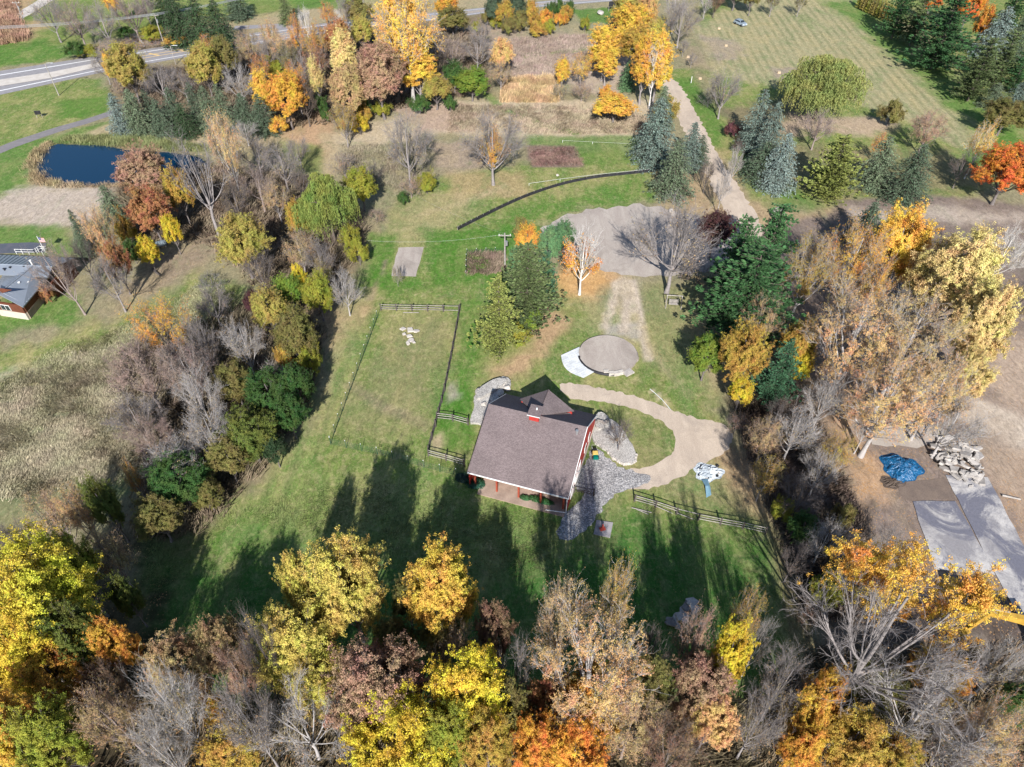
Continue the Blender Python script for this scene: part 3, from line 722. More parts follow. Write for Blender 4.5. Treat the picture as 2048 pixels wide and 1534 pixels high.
broad('giantbare', 62, 9.5, 17, limbs=12, subs=9, sub2=7, twigs=6, lpt=2, lsize=.15, base=.12, lobe=.38, leaf_frac=.15, up=.2, twig_r=.010, trunk_r=.26, sides=7)
broad('halfgiant', 63, 8.0, 19, limbs=14, subs=8, sub2=6, twigs=6, lpt=18, lsize=.125, base=.14, lobe=.38, leaf_frac=.6, up=.55, twig_r=.010, trunk_r=.34, sides=7)
broad('upright', 65, 4.0, 20, limbs=8, subs=5, sub2=5, twigs=4, lpt=1, lsize=.15, base=.22, lobe=.3, leaf_frac=.1, up=.95, twig_r=.010, trunk_r=.19, flat=1.1)
broad('birch', 64, 4.4, 12, limbs=9, subs=7, sub2=5, twigs=5, lpt=6, lsize=.26, base=.18, lobe=.45, leaf_side=(-.3, -.3, -.9), leaf_frac=.4, up=.4, trunk_r=.22)
conifer('spruce0', 71, 14, 3.6, 34, 16, 20, .27, .30, irregular=.18, clump=.3)
conifer('spruce1', 72, 14, 3.5, 32, 15, 20, .27, .25, irregular=.24, clump=.35)
conifer('pine0', 75, 15, 4.6, 24, 13, 34, .34, .02, base=.08, power=.48, irregular=.3, clump=.55, upt=.22, asp=.5)
conifer('pine1', 76, 14, 4.4, 22, 13, 34, .34, .05, base=.08, power=.42, irregular=.34, clump=.55, upt=.2, asp=.5)
conifer('arbor', 77, 6, 1.1, 18, 12, 22, .26, -.5, base=.02, power=.45, irregular=.1)
willow('willow', 81)
# ------------------------------------------------------------------ planting
RNG = random.Random(5)
COLS = dict(gold=(.76,.47,.06), lemon=(.60,.49,.10), deepgold=(.66,.45,.06), yel=(.64,.50,.03), yelg=(.52,.44,.035), yg=(.30,.31,.035), ygd=(.15,.18,.035), olive=(.21,.19,.055), oy=(.40,.33,.075), pale=(.66,.52,.20),
            orange=(.68,.31,.035), rust=(.42,.20,.08), pink=(.40,.245,.155), tan=(.46,.32,.15), peach=(.62,.39,.155), brn=(.25,.15,.09), grn=(.06,.13,.03), dg=(.045,.085,.035),
            bg=(.17,.25,.03), blue=(.13,.18,.15), bluer=(.19,.25,.225), sg=(.085,.125,.075), sgl=(.13,.175,.10), pine=(.05,.125,.042), pineo=(.11,.15,.055), pyg=(.22,.25,.06),
            teal=(.055,.14,.07), lgrn=(.12,.24,.10), maroon=(.085,.035,.035), crim=(.15,.055,.055), fire=(.66,.20,.025), wil=(.27,.30,.09), wil2=(.22,.27,.06), lilac=(.33,.24,.19), amber=(.62,.33,.04), dkgold=(.45,.30,.05))
BARK = dict(g=(.245,.22,.215), w=(.58,.55,.52), b=(.13,.105,.09), p=(.26,.21,.195), d=(.15,.13,.125), x=(.37,.345,.335))
KIND = {  # code: (prototypes, object name, category, default bark, leafless)
 'M': (['full0','full1','full2'], 'maple_tree', 'tree', 'd'), 'O': (['full2','full0','full1'], 'oak_tree', 'tree', 'd'),
 'C': (['tall0','tall1'], 'cottonwood_tree', 'tree', 'g'), 'H': (['thin0','thin1','thin2'], 'thinning_tree', 'tree', 'g'),
 'B': (['bare0','bare1','bare2'], 'bare_tree', 'tree', 'g'), 'U': (['bush0','bush1'], 'shrub', 'shrub', 'd'),
 'V': (['twiggy0','twiggy1'], 'bare_shrub', 'shrub', 'g'), 'S': (['spruce0','spruce1'], 'spruce_tree', 'tree', 'b'),
 'P': (['pine0','pine1'], 'pine_tree', 'tree', 'b'), 'A': (['arbor'], 'arborvitae', 'hedge tree', 'b'),
 'W': (['willow'], 'willow_tree', 'tree', 'b'), 'K': (['birch'], 'birch_tree', 'tree', 'w'),
 'T': (['upright'], 'bare_tree', 'tree', 'x'), 'G': (['giant'], 'old_cottonwood_tree', 'tree', 'x'), 'Q': (['giantbare'], 'old_bare_tree', 'tree', 'x'), 'J': (['halfgiant'], 'old_cottonwood_tree', 'tree', 'x'),
}
CNT = {}
def plant(kind, cx, cy, wpx, h, colour, label, bark=None, lean=0, rz=None, group=None):
    protos, nm, cat, bk = KIND[kind]
    i = CNT.get(kind, 0); CNT[kind] = i + 1
    pr = PRO[protos[i % len(protos)]]
    h *= .92 if kind == 'S' else 1
    zc = h * (.5 if kind in 'SPA' else .57)
    if cy > 1150 and kind in 'HB': h *= 1.1
    h *= .92 if kind == 'S' else 1
    zc = h * (.5 if kind in 'SPA' else .57)
    p = P(cx, cy, zc); W = wpx * mpp(cx, cy, zc) * (1.4 if kind == 'S' else 1.12 if kind == 'P' else 1.0)
    r = RNG.uniform(0, 2 * pi) if rz is None else rz
    e = empty(nm, (p.x, p.y, 0), r, label, cat, group, (W / pr['w'], W / pr['w'], h / pr['h']))
    if lean: e.rotation_euler = (0, radians(lean), 0) if rz is None else (0, radians(lean), 0)
    bc = BARK[bark or bk]; c = COLS[colour] if colour in COLS else colour
    j = RNG.uniform(.9, 1.1)
    new_obj('trunk', pr['trunk'], e, bc)
    if 'twigs' in pr: new_obj('branches', pr['twigs'], e, bc)
    if 'crown' in pr: new_obj('crown', pr['crown'], e, tuple(x * j for x in c))
    return e
T_ = [
 # ---- top left, beyond the highway
 ('B',100,30,78,13,'tan','leafless grey tree leaning over the gravel road, first of the roadside thicket'),
 ('B',152,42,86,13,'tan','wide leafless pinkish grey tree in the middle of the thicket beyond the highway','p'),
 ('B',205,45,80,13,'tan','leafless tree above the dark green bushes beyond the highway'),
 ('V',212,92,60,5,'tan','low bare brush in front of the thicket beyond the highway'),
 ('U',150,96,46,5,'grn','dark green bush at the grassy corner beyond the highway'),
 ('U',182,102,50,3.5,'yg','yellow green bush close to the far highway edge'),
 ('B',262,28,80,13,'tan','leafless tree between the thicket and the dark spruces beyond the highway','p'),
 ('B',290,12,54,11,'brn','leafless tree just left of the utility pole beyond the highway'),
 ('M',222,2,30,12,'gold','small patch of golden tree crown at the top edge of the photo'),
 ('U',250,62,34,4,'grn','green bush at the foot of bare trees, left of the utility pole'),
 ('U',302,66,50,4.5,'yg','green bush just left of the tall utility pole'),
 ('V',285,82,110,2.5,'rust','low reddish brown brush along the far highway verge'),
 ('S',352,42,56,15,'dg','dark spruce just right of the tall utility pole beyond the highway'),
 ('S',398,44,62,16,'dg','second dark spruce beyond the highway, next to the pole side one'),
 ('S',436,48,54,15,'dg','dark spruce whose shadow falls on the lawn beside the side road'),
 ('U',352,76,54,3.5,'dkgold','ochre bush under the dark spruces beyond the highway'),
 ('U',412,76,44,2.8,'yg','yellow green bush at the foot of the last dark spruces'),
 ('S',330,4,60,14,'dg','dark spruce cut by the top edge above the utility pole'),
 ('S',470,2,46,12,'sg','spruce cut by the top edge left of the far lawn'),
 ('S',570,18,28,10,'pineo','thin leaning pine standing alone on the far lawn'),
 ('U',592,26,26,4,'sg','dark low pine beside the thin pine on the far lawn'),
 ('H',654,28,38,9,'orange','small orange tree at the near edge of the far lawn'),
 ('B',690,16,50,10,'tan','leafless tree with green tinge by the far lawn'),
 ('U',716,16,58,9,'olive','olive tree on the far side of the highway above the golden cottonwood'),
 ('B',610,42,30,10,'tan','pale bare tree at the highway edge near the side road','w'),
 ('B',678,42,22,8,'tan','small white stemmed bare tree beside the highway','w'),
 # ---- belt between the highway and the pond
 ('M',256,140,80,14,'oy','round olive yellow tree standing alone beside the highway'),
 ('M',222,136,24,9,'gold','little golden tree tucked against the olive yellow one'),
 ('B',205,128,50,9,'tan','bare tree reaching over the highway left of the olive yellow tree'),
 ('V',240,170,40,5,'tan','bare pinkish shrub under the round olive yellow tree','p'),
 ('M',408,135,66,13,'oy','olive yellow tree behind the row of spruces'),
 ('M',448,116,54,12,'olive','olive tree right of the olive yellow one behind the spruces'),
 ('H',420,96,64,8,'orange','thin orange tree at the near edge of the highway'),
 ('B',322,165,84,9,'tan','grey bare thicket tree left, behind the spruce row','g'),
 ('B',366,170,60,8,'tan','grey bare tree right of the grey thicket behind the spruces'),
 ('V',300,135,70,4,'tan','low tan brush beside the highway under the street lamp'),
 ('B',478,165,64,11,'tan','pale grey bare tree right of the olive trees','x'),
 ('H',497,96,60,11,'tan','tan thinning tree beside the highway curve'),
 ('B',462,120,44,9,'brn','brown bare tree behind the olive trees'),
 ('H',540,72,42,11,'peach','thin peach coloured tree standing against the highway'),
 ('H',592,70,40,13,'orange','tall orange tree whose top overlaps the highway'),
 ('H',560,98,56,9,'peach','peach tree in front of the thin highway side one'),
 ('H',632,84,60,12,'amber','amber tree beside the tall orange one'),
 ('O',676,76,54,12,'rust','rust red tree near the highway, left of the golden cottonwood'),
 ('M',724,62,44,10,'oy','yellow green tree directly left of the golden cottonwood'),
 ('H',520,138,44,9,'orange','small orange tree in the brown thicket'),
 ('U',556,136,50,6,'yg','yellow green shrub in the brown thicket'),
 ('H',575,120,50,9,'olive','olive thinning tree in the brown thicket'),
 ('B',535,105,50,9,'tan','brown bare tree in the thicket below the highway'),
 ('H',630,125,60,11,'rust','rust coloured thinning tree left of the yellow topped one'),
 ('B',602,145,50,10,'brn','grey green bare tree between thicket and golden tree'),
 ('C',524,188,42,12,'gold','narrow golden tree behind the last spruces of the row'),
 ('M',572,195,78,13,'amber','amber and gold tree right of the spruce row'),
 ('H',592,170,56,13,'orange','orange top behind the amber and gold tree'),
 ('B',610,205,56,10,'brn','dark bare tree right of the amber and gold tree','b'),
 ('U',556,250,38,4,'gold','low golden shrub at the foot of the amber tree'),
 ('C',632,160,30,12,'pale','slim pale yellow tree left of the yellow topped one'),
 ('C',690,128,56,17,'pale','tall tree with pale yellow top left of the pinkish oak'),
 ('O',695,185,72,14,'tan','tan brown oak below the pale yellow top'),
 ('H',688,245,54,10,'dkgold','ochre thinning tree with bare pole at the sandy path'),
 ('U',641,205,30,5,'grn','dark green bush by the sandy path'),
 ('U',652,228,24,3.5,'grn','small green bush just below the dark green one by the sandy path'),
 ('U',728,225,34,4.5,'dkgold','round ochre shrub behind the yellow one'),
 ('U',718,248,38,4.5,'yel','round yellow shrub at the edge of the mown patch'),
 ('O',758,155,104,17,'pink','large pinkish brown oak left of the golden cottonwood'),
 ('U',722,205,40,6,'grn','dark green bush in shade between the two oaks'),
 ('U',762,215,40,4,'yg','yellow green bush under the pinkish oak'),
 ('J',815,75,150,27,'gold','huge golden cottonwood with a tall bare trunk'),
 ('C',800,40,86,30,'gold','upright golden crown rising through the huge cottonwood'),
 ('C',838,140,70,15,'gold','lower golden tree in front of the huge cottonwood'),
 ('M',872,182,62,8,'oy','olive yellow bushy tree under the golden cottonwood'),
 ('U',838,205,44,5,'grn','dark green bush left under the golden cottonwood'),
 ('U',900,205,26,4,'grn','small dark bush right of the olive yellow bushy tree'),
 ('M',908,150,42,8,'grn','green tree left of the wide green tree with yellow tips'),
 ('M',944,165,68,8,'bg','wide green tree with yellow tips beside the marsh'),
 ('B',905,105,80,10,'tan','pinkish bare tree right of the golden cottonwood','p'),
 ('B',955,100,84,10,'tan','grey bare tree with white limbs beside the marsh','g'),
 ('B',960,66,54,8,'tan','small bare tree near the olive shrubs and highway'),
 ('M',1004,112,48,10,'peach','peach topped tree at the left edge of the marsh'),
 ('H',1002,150,54,8,'tan','tan thinning tree below the peach topped one'),
 # marsh shrubs beside the highway
 ('M',905,40,66,8,'olive','broad olive tree between golden cottonwood and marsh shrubs'),
 ('M',893,10,46,11,'amber','amber tree above the broad olive tree at the top edge'),
 ('M',988,18,40,10,'sg','dark green tree beside the highway among the olive shrubs'),
 ('M',1008,26,36,9,'dkgold','ochre tree right of the dark green one'),
 ('M',1034,16,40,9,'sg','second dark green tree beside the highway'),
 ('U',1058,16,38,7,'dkgold','ochre shrub touching the highway edge'),
 ('U',975,32,26,5,'olive','small olive shrub below the dark green tree'),
 ('U',952,52,20,4,'yg','small yellow green shrub alone by bare brush'),
 ('U',992,44,26,4,'yg','yellow green shrub at the left end of the shrub group'),
 ('U',1015,48,30,6,'olive','olive shrub standing forward of the group'),
 ('U',1040,40,38,6,'olive','olive brown shrub right of the forward one'),
 ('U',1070,38,32,5,'dkgold','ochre shrub in the middle of the marsh shrub group'),
 ('U',1090,34,32,5,'amber','amber shrub in the marsh shrub group'),
 ('U',1102,17,26,6,'grn','green shrub against the highway, left of three'),
 ('U',1118,14,20,6,'grn','green shrub against the highway, middle of three'),
 ('U',1138,14,24,6,'grn','green shrub against the highway, right of three'),
 ('U',1132,26,28,5,'dkgold','ochre shrub in front of the three green ones'),
 ('U',1116,36,20,4.5,'amber','small amber shrub near the right end of the group'),
 ('U',1131,38,15,3.5,'amber','smallest amber shrub at the right end of the group'),
 ('U',1075,57,40,4.5,'dkgold','round ochre shrub nearest the marsh'),
 ('U',1100,52,24,4.5,'yg','yellow green shrub beside the round ochre one'),
 ('U',1170,45,22,4.5,'yg','lone yellow green shrub on the mown verge'),
 ('S',1226,60,24,9,'sg','dark spruce left of the golden roadside row'),
 ('C',1208,98,60,14,'gold','golden cone shaped tree at the marsh edge'),
 ('C',1212,130,48,9,'gold','lower golden tree against the cone shaped one'),
 ('C',1124,145,32,8,'gold','small golden topped tree left in the marsh pair'),
 ('H',1162,135,48,9,'gold','golden topped thinning tree right in the marsh pair'),
 ('V',1165,180,62,5,'tan','bare pinkish brush under the marsh pair','p'),
 ('V',1120,178,40,5,'oy','olive brush under the small golden topped tree'),
 ('M',1228,215,86,6.5,'gold','low spreading golden tree on the pale grass'),
 ('U',1214,185,34,4,'amber','amber shrub just behind the low golden tree'),
 # golden row along the drive
 ('M',1262,18,72,14,'oy','yellow green tree at the top of the golden row'),
 ('M',1266,52,84,13,'gold','golden tree second from the top of the drive row'),
 ('M',1296,30,42,15,'peach','peach orange crown on the right of the drive row'),
 ('M',1276,92,72,13,'dkgold','ochre gold tree in the middle of the drive row'),
 ('M',1306,88,52,14,'oy','olive yellow crown over the drive in the middle of the row'),
 ('C',1316,128,62,17,'gold','golden aspen with white trunks beside the drive'),
 ('C',1288,132,52,16,'amber','amber aspen left of the white trunk group'),
 ('K',1308,140,50,16,'gold','white stemmed birch at the near end of the golden row'),
 ('S',1257,150,30,9,'lgrn','green drooping conifer left of the white trunks'),
 ('U',1246,60,26,6,'sg','dark bush in the shade left of the golden row'),
 ('U',1332,218,52,7,'oy','olive yellow bush behind the blue spruces by the drive'),
 # right of the drive
 ('B',1362,40,84,13,'tan','large leafless tree right of the golden row','g'),
 ('B',1350,18,60,12,'tan','leafless tree behind the large one right of the golden row','x'),
 ('B',1368,92,24,5,'tan','little bare tree below the large leafless tree'),
 ('B',1384,118,22,4,'tan','smallest bare sapling in the chip covered ground'),
 ('H',1432,4,40,8,'brn','dark bare tree at the top edge left of the field','b'),
 ('B',1412,6,30,8,'tan','pale bare tree at the top edge left of the field','x'),
 ('M',1472,-14,60,9,'olive','olive tree crowns cut by the top edge above the field'),
 ('M',1505,-8,34,10,'olive','olive tree with a pale trunk at the top edge'),
 ('H',1546,2,34,8,'olive','thin green tree at the top edge, left of two on the field'),
 ('H',1602,2,30,8,'olive','thin green tree at the top edge, right of two on the field'),
 ('B',1448,180,78,12,'tan','tall bare tree leaning over the green verge of the drive','g'),
 ('V',1418,195,44,4,'sg','dark bare shrub left of the tall leaning tree'),
 ('U',1465,256,34,3.5,'crim','crimson shrub left of the spruce pair'),
 ('V',1478,288,30,4,'maroon','dark purple bare shrub below the crimson one','b'),
 ('W',1652,170,168,14,'wil','huge rounded willow in the striped field'),
 ('U',1784,224,50,6,'olive','small olive tree right of the huge willow'),
 ('B',1636,255,76,9,'pink','pinkish bare tree below the huge willow','p'),
 ('H',1856,262,80,9,'pink','round half bare tree with tan rim by the field','p'),
 ('H',1962,290,52,13,'gold','golden topped birch with a slanting white trunk','w'),
 ('B',1925,335,54,8,'tan','dark bare shrub left of the slanting white trunk','d'),
 ('M',2016,345,118,12,'fire','bright orange red maple at the right edge'),
 ('H',1758,290,34,7,'orange','small orange tree behind the grey green spruce'),
 # spruces by the drive
 ('S',1314,262,76,17,'blue','largest blue spruce left of the drive'),
 ('S',1352,335,72,14,'sgl','olive green spruce in front of the blue ones by the drive'),
 ('S',1383,290,46,12,'blue','slim blue spruce at the edge of the drive'),
 ('S',1402,300,34,8,'sg','dark little spruce leaning over the drive'),
 ('S',1326,215,40,12,'sgl','green spruce peeping behind the largest blue one'),
 ('B',1415,345,36,8,'tan','bare tree with dark trunk beside the spruces','d'),
 ('B',1446,375,40,10,'tan','bare tree with pale trunks leaning over the drive','x'),
 ('B',1470,325,34,9,'tan','pale bare tree on the far side of the drive','x'),
 ('S',1517,240,56,16,'blue','left blue spruce of the pair right of the drive'),
 ('S',1543,265,50,16,'blue','right blue spruce of the pair right of the drive'),
 ('S',1530,320,70,10,'sg','broad dark spruce base in front of the blue pair'),
 ('S',1565,322,62,14,'bluer','pale blue spruce in front with a bare pale trunk'),
 ('P',1672,335,102,13,'pyg','yellow green pine left of the grey green spruces'),
 ('S',1762,325,66,13,'sgl','grey green spruce with tan top'),
 ('S',1828,345,72,14,'sg','dark spruce right of the grey green one'),
 # top right conifers
 ('P',1892,62,122,19,'pine','large dark pine at the top right field edge'),
 ('P',1802,22,60,15,'pine','dark pine at the near end of the hedge'),
 ('P',1838,40,54,14,'pineo','olive pine between two dark pines'),
 ('M',1866,-4,40,13,'fire','orange tree showing above the dark pines'),
 ('M',1944,6,54,14,'fire','orange red tree at the top right between conifers'),
 ('M',1966,50,30,12,'orange','orange tree right of the large dark pine'),
 ('S',1998,65,60,16,'bluer','blue grey spruce right of the orange tree'),
 ('P',1962,140,76,15,'pineo','olive dark pine right of the large one'),
 ('P',2010,120,66,14,'pineo','dull green pine at the right edge below the blue spruce'),
 ('P',2026,20,50,14,'pine','dark pine in the top right corner'),
 ('S',2040,70,44,15,'sg','dark spruce at the right edge near the top'),
 ('S',1990,190,42,7,'sgl','small olive spruce at the foot of the olive dark pine'),
 ('P',2042,140,52,11,'pine','dark pine cut by the right edge'),
 ('S',2040,190,46,8,'blue','low blue spruce cut by the right edge'),
 ('M',2012,232,90,8,'olive','grey olive shrubby tree at the right edge of the field'),
 # ---- around the pond, left
 ('S',236,226,46,11,'bluer','blue spruce at the left end of the pond row'),
 ('S',268,222,50,12,'sgl','olive spruce second in the pond row'),
 ('S',297,215,38,10,'sg','thin dark spruce third in the pond row'),
 ('S',320,235,42,10,'sg','dark spruce nearest the water in the pond row'),
 ('S',347,218,42,12,'sg','dark spruce fifth in the pond row'),
 ('S',368,240,42,9,'dg','darkest low spruce in the middle of the pond row'),
 ('S',389,212,36,13,'sg','tall dark spruce in the middle of the pond row'),
 ('S',415,218,40,13,'sgl','olive spruce right of the tall dark one'),
 ('S',444,215,42,13,'sgl','olive spruce third from the right end of the row'),
 ('S',487,222,44,10,'sg','blue green spruce second from the right end of the row'),
 ('S',523,228,48,11,'sg','dark spruce at the right end of the pond row'),
 ('B',490,262,52,6,'tan','grey bare tree in front of the last spruces','x'),
 ('O',288,350,100,13,'pink','round pinkish brown tree at the pond shore'),
 ('O',300,425,84,11,'rust','rust brown tree below the pinkish one'),
 ('M',358,385,52,12,'dkgold','ochre tree between the pinkish tree and the tall bare trunks'),
 ('M',345,465,36,8,'yel','small yellow tree beside the grey tank'),
 ('H',455,300,70,18,'peach','tall thinning tree with peach leaves above the bare trunks','x'),
 ('T',400,350,120,22,'tan','tall bare cottonwood with many white trunks beside the pond','g'),
 ('B',512,310,86,10,'tan','grey bare tree mass right of the tall white trunks'),
 ('B',565,330,86,10,'tan','grey bare tree left of the green clearing'),
 ('B',596,300,54,8,'tan','small grey bare tree at the sandy clearing'),
 ('B',516,372,84,10,'tan','brown bare tree in the middle of the left woods','p'),
 ('B',470,400,66,9,'tan','bare tree behind the olive yellow tree','d'),
 ('H',552,400,66,9,'tan','tan thinning tree left of the willow'),
 ('B',600,365,50,7,'tan','small bare tree left above the willow','d'),
 ('V',685,325,66,5,'tan','grey bare shrub on the open grass above the willow','g'),
 ('V',740,345,50,6,'sg','dark bare shrub right of the yellow green tree','d'),
 ('M',722,375,66,9,'yg','bright yellow green tree right of the willow'),
 ('W',655,415,132,13,'wil2','weeping willow in the middle of the left woods'),
 ('M',595,440,44,9,'dkgold','ochre and green tree left of the weeping willow'),
 ('U',700,470,44,6,'yg','yellow green shrub under the weeping willow'),
 ('U',716,503,42,5,'yg','round yellow green shrub below the weeping willow'),
 ('V',752,430,44,2.5,'tan','low tan brush between willow and mown field','p'),
 ('B',812,290,112,16,'tan','tall bare tree with dark trunk right of the clearing','g'),
 ('U',852,362,44,5,'yg','yellow green shrub at the foot of the tall bare tree'),
 ('V',820,370,60,5,'tan','bare pinkish shrub around the tall bare tree','p'),
 ('U',806,395,24,3,'grn','little green bush at the trunk of the tall bare tree'),
 ('V',850,280,40,6,'grn','thin green brush behind the tall bare tree'),
 ('B',985,285,138,16,'tan','wide bare tree standing alone on the lawn','g'),
 ('H',984,300,66,12,'amber','amber leafed lower crown inside the wide bare tree','g'),
 ('S',222,415,52,11,'sgl','grey green spruce left of the pinkish tree'),
 ('S',155,455,28,9,'sg','thin dark spruce standing apart on the left'),
 ('S',162,490,30,6,'sgl','small green spruce below the thin one'),
 ('H',203,470,66,13,'peach','peach orange tree right of the thin spruces'),
 ('U',248,455,46,7,'dkgold','ochre shrub right of the peach orange tree'),
 ('O',235,532,56,10,'rust','rust and gold tree below the peach one'),
 ('M',296,505,42,7,'yel','round yellow tree left of the grey tank'),
 ('U',262,500,36,5,'grn','dark green bush between the rust and the yellow trees'),
 ('B',128,548,92,14,'tan','pinkish bare tree leaning across the house roof','p',-8),
 ('B',222,560,84,11,'tan','grey bare tree on the lawn right of the house','g'),
 ('B',165,515,60,9,'brn','dark bare tree behind the house corner','d'),
 ('U',92,582,30,4,'rust','rust coloured shrub at the corner of the house'),
 ('M',484,488,104,12,'oy','olive yellow tree on a slanting bare trunk'),
 ('B',520,540,64,9,'tan','bare brown tree under the olive yellow tree','d'),
 ('H',600,500,80,9,'tan','tan grey thinning tree left below the willow','g'),
 ('B',640,520,70,9,'tan','grey bare tree between willow and green bushes','g'),
 ('H',645,555,50,7,'oy','olive thinning tree above the green bushes'),
 ('B',690,580,66,9,'tan','rounded grey bare tree at the field edge','x'),
 ('M',576,580,58,7,'bg','bright green tree with yellow patch in the hedge'),
 ('M',636,590,62,9,'yg','green tree left of the rounded grey bare one'),
 ('M',597,560,30,7,'yel','yellow crown between the two green hedge trees'),
 ('M',540,622,72,9,'oy','pale olive tree in the left hedge'),
 ('U',506,604,38,5,'maroon','dark red shrub in the left hedge'),
 ('M',592,672,82,11,'olive','olive and ochre tree bulging into the field'),
 ('U',620,712,50,6,'yg','yellow green shrub at the shadowed field edge'),
 ('U',570,710,40,6,'dkgold','ochre shrub left of the bulging olive tree'),
 ('B',488,690,82,12,'tan','whitish bare tree standing in the left hedge','x'),
 ('B',405,690,74,12,'tan','bare grey tree left of the whitish one','g'),
 ('B',425,605,74,9,'tan','thin bare tree on the slope above the hedge','g'),
 ('B',545,755,56,7,'tan','small whitish bare tree over dark bushes','x'),
 ('V',420,560,70,3,'grn','low green and bare brush on the slope'),
 # left centre thicket
 ('H',330,665,112,14,'amber','amber topped thinning tree at the upper end of the left thicket','g'),
 ('H',285,745,140,13,'lilac','large pinkish thinning tree in the left thicket','p'),
 ('H',375,745,115,13,'lilac','rust tinged thinning tree with pale trunk in the left thicket','g'),
 ('B',400,800,100,12,'tan','grey bare tree at the centre of the left thicket','x'),
 ('B',270,835,116,10,'tan','spreading lilac grey bare tree beside the meadow','g'),
 ('B',420,870,104,12,'tan','whitish bare tree leaning out of the dark bushes','x'),
 ('B',352,925,120,10,'tan','low spreading whitish bare tree above the green bushes','x'),
 ('H',300,880,100,8,'lilac','tan thinning brush tree beside the meadow','p'),
 ('M',470,770,80,8,'olive','olive brown tree at the top of the dark bushes'),
 ('M',540,790,96,9,'grn','dark green tree above the field shadow'),
 ('M',595,775,62,9,'grn','dark green tree closest to the fenced paddock'),
 ('M',578,830,70,8,'grn','dark green tree lowest on the field edge'),
 ('M',500,870,112,9,'ygd','yellow green tree at the lower end of the left bushes'),
 ('M',548,900,50,6,'dg','dark bush at the lower field edge of the left bushes'),
 ('M',455,920,80,8,'olive','olive tree under the leaning whitish tree'),
 ('M',360,965,116,9,'grn','dark green rounded tree above the ochre bush'),
 ('M',415,990,60,6,'olive','olive bush at the right of the rounded dark green tree'),
 ('H',270,962,32,9,'amber','slim amber tree beside the rounded dark green one'),
 ('M',318,1038,94,8,'olive','olive ochre round bush above the shaded lawn'),
 # lower left
 ('H',110,1045,120,11,'tan','pinkish thinning tree at the edge of the shaded meadow','p'),
 ('H',162,1032,70,12,'peach','peach crown beside the pinkish thinning tree'),
 ('M',212,1015,60,12,'ygd','yellow green tree left of the olive round bush'),
 ('B',30,1090,100,10,'tan','dark bare tree at the left edge above the yellow maple','d'),
 ('H',218,1110,90,12,'tan','tan thinning tree above the yellow maple','p'),
 ('M',85,1200,215,18,'yelg','big yellow green maple at the left edge'),
 ('M',150,1150,100,15,'yg','green yellow crown at the top of the big maple'),
 ('M',60,1295,175,16,'yel','bright yellow maple crown at the left edge'),
 ('M',160,1290,110,14,'ygd','shaded green crown between yellow and orange trees'),
 ('M',238,1300,84,12,'amber','amber orange tree beside the shaded lawn'),
 ('M',255,1200,50,10,'ygd','small yellow green branchy tree beside the shaded lawn'),
 ('M',120,1360,120,12,'amber','amber shaded tree below the yellow maple'),
 ('M',25,1470,120,16,'gold','golden maple in the bottom left corner'),
 ('M',110,1480,120,15,'yg','yellow green maple along the bottom edge near the left corner'),
 ('H',225,1440,110,13,'tan','tan thinning tree right of the bottom left maples','p'),
 ('H',225,1370,70,10,'brn','brown shaded thinning tree below the amber orange one','d'),
 ('O',370,1340,130,12,'tan','tan thinning tree at the lower edge of the shaded lawn','g'),
 ('O',455,1300,100,12,'tan','peach tan tree at the lower edge of the shaded lawn','p'),
 ('H',480,1350,95,12,'pink','pinkish thinning tree below the peach tan one','p'),
 ('B',350,1425,150,17,'tan','grey bare tree with two pale stems near the bottom','x'),
 ('B',330,1510,120,14,'tan','grey bare tree at the bottom edge near the left maples','x'),
 ('B',528,1310,80,17,'brn','dark slim bare tree beside the olive poplars','d'),
 ('M',430,1420,50,7,'gold','small golden crown under the bare trees'),
 ('M',470,1510,120,9,'dkgold','ochre undergrowth tree along the bottom edge'),
 ('Q',605,1450,210,14,'tan','wide whitish bare tree along the bottom edge','x'),
 ('B',500,1450,120,17,'tan','grey bare tree left of the wide whitish one','g'),
 # bottom centre
 ('M',600,1290,165,14,'lemon','olive yellow poplar left of the pair in the bottom centre'),
 ('M',695,1185,155,18,'lemon','taller olive yellow poplar right of the pair'),
 ('M',600,1180,70,14,'lemon','small olive yellow crown behind the poplar pair'),
 ('M',640,1370,110,12,'lemon','low olive yellow crown under the poplar pair'),
 ('M',882,1190,140,16,'deepgold','golden ochre poplar standing in the shaded lawn'),
 ('M',815,1210,60,10,'olive','olive undergrowth tree between the poplars'),
 ('M',790,1290,90,9,'olive','shaded olive tree between the poplars and the oak'),
 ('M',880,1265,90,9,'olive','shaded ochre tree under the golden poplar'),
 ('H',920,1310,100,11,'tan','pale tan thinning tree below the golden poplar','g'),
 ('O',985,1275,80,14,'brn','brown slim thinning tree right of the golden poplar','d'),
 ('O',760,1385,185,16,'pink','rounded rusty pink oak in the bottom centre'),
 ('M',940,1405,165,17,'yel','vivid yellow maple in the bottom centre'),
 ('M',800,1500,200,15,'yel','low vivid yellow maple at the bottom edge'),
 ('M',900,1480,110,15,'yg','yellow green crown between the two vivid yellow maples'),
 ('M',975,1500,110,15,'dkgold','ochre brown crown at the bottom edge right of the yellow maples'),
 ('M',1018,1430,84,13,'olive','green tree with peach top right of the vivid maple'),
 ('B',870,1350,70,9,'brn','dark bare undergrowth tree beside the pink oak','d'),
 ('B',1030,1350,110,12,'tan','grey bare tree left of the big half bare cottonwood','g'),
 # bottom centre right
 ('J',1180,1345,240,21,'peach','big half bare cottonwood with pale limbs and peach leaves','x'),
 ('H',1225,1225,70,19,'dkgold','ochre leafed top of the limb rising beside the big cottonwood','x'),
 ('H',1120,1250,100,18,'tan','whitish bare top of the big cottonwood cluster','x'),
 ('M',1190,1400,140,12,'amber','amber undergrowth crown beneath the big half bare cottonwood'),
 ('M',1070,1500,110,12,'orange','orange maple at the bottom edge below the cottonwood'),
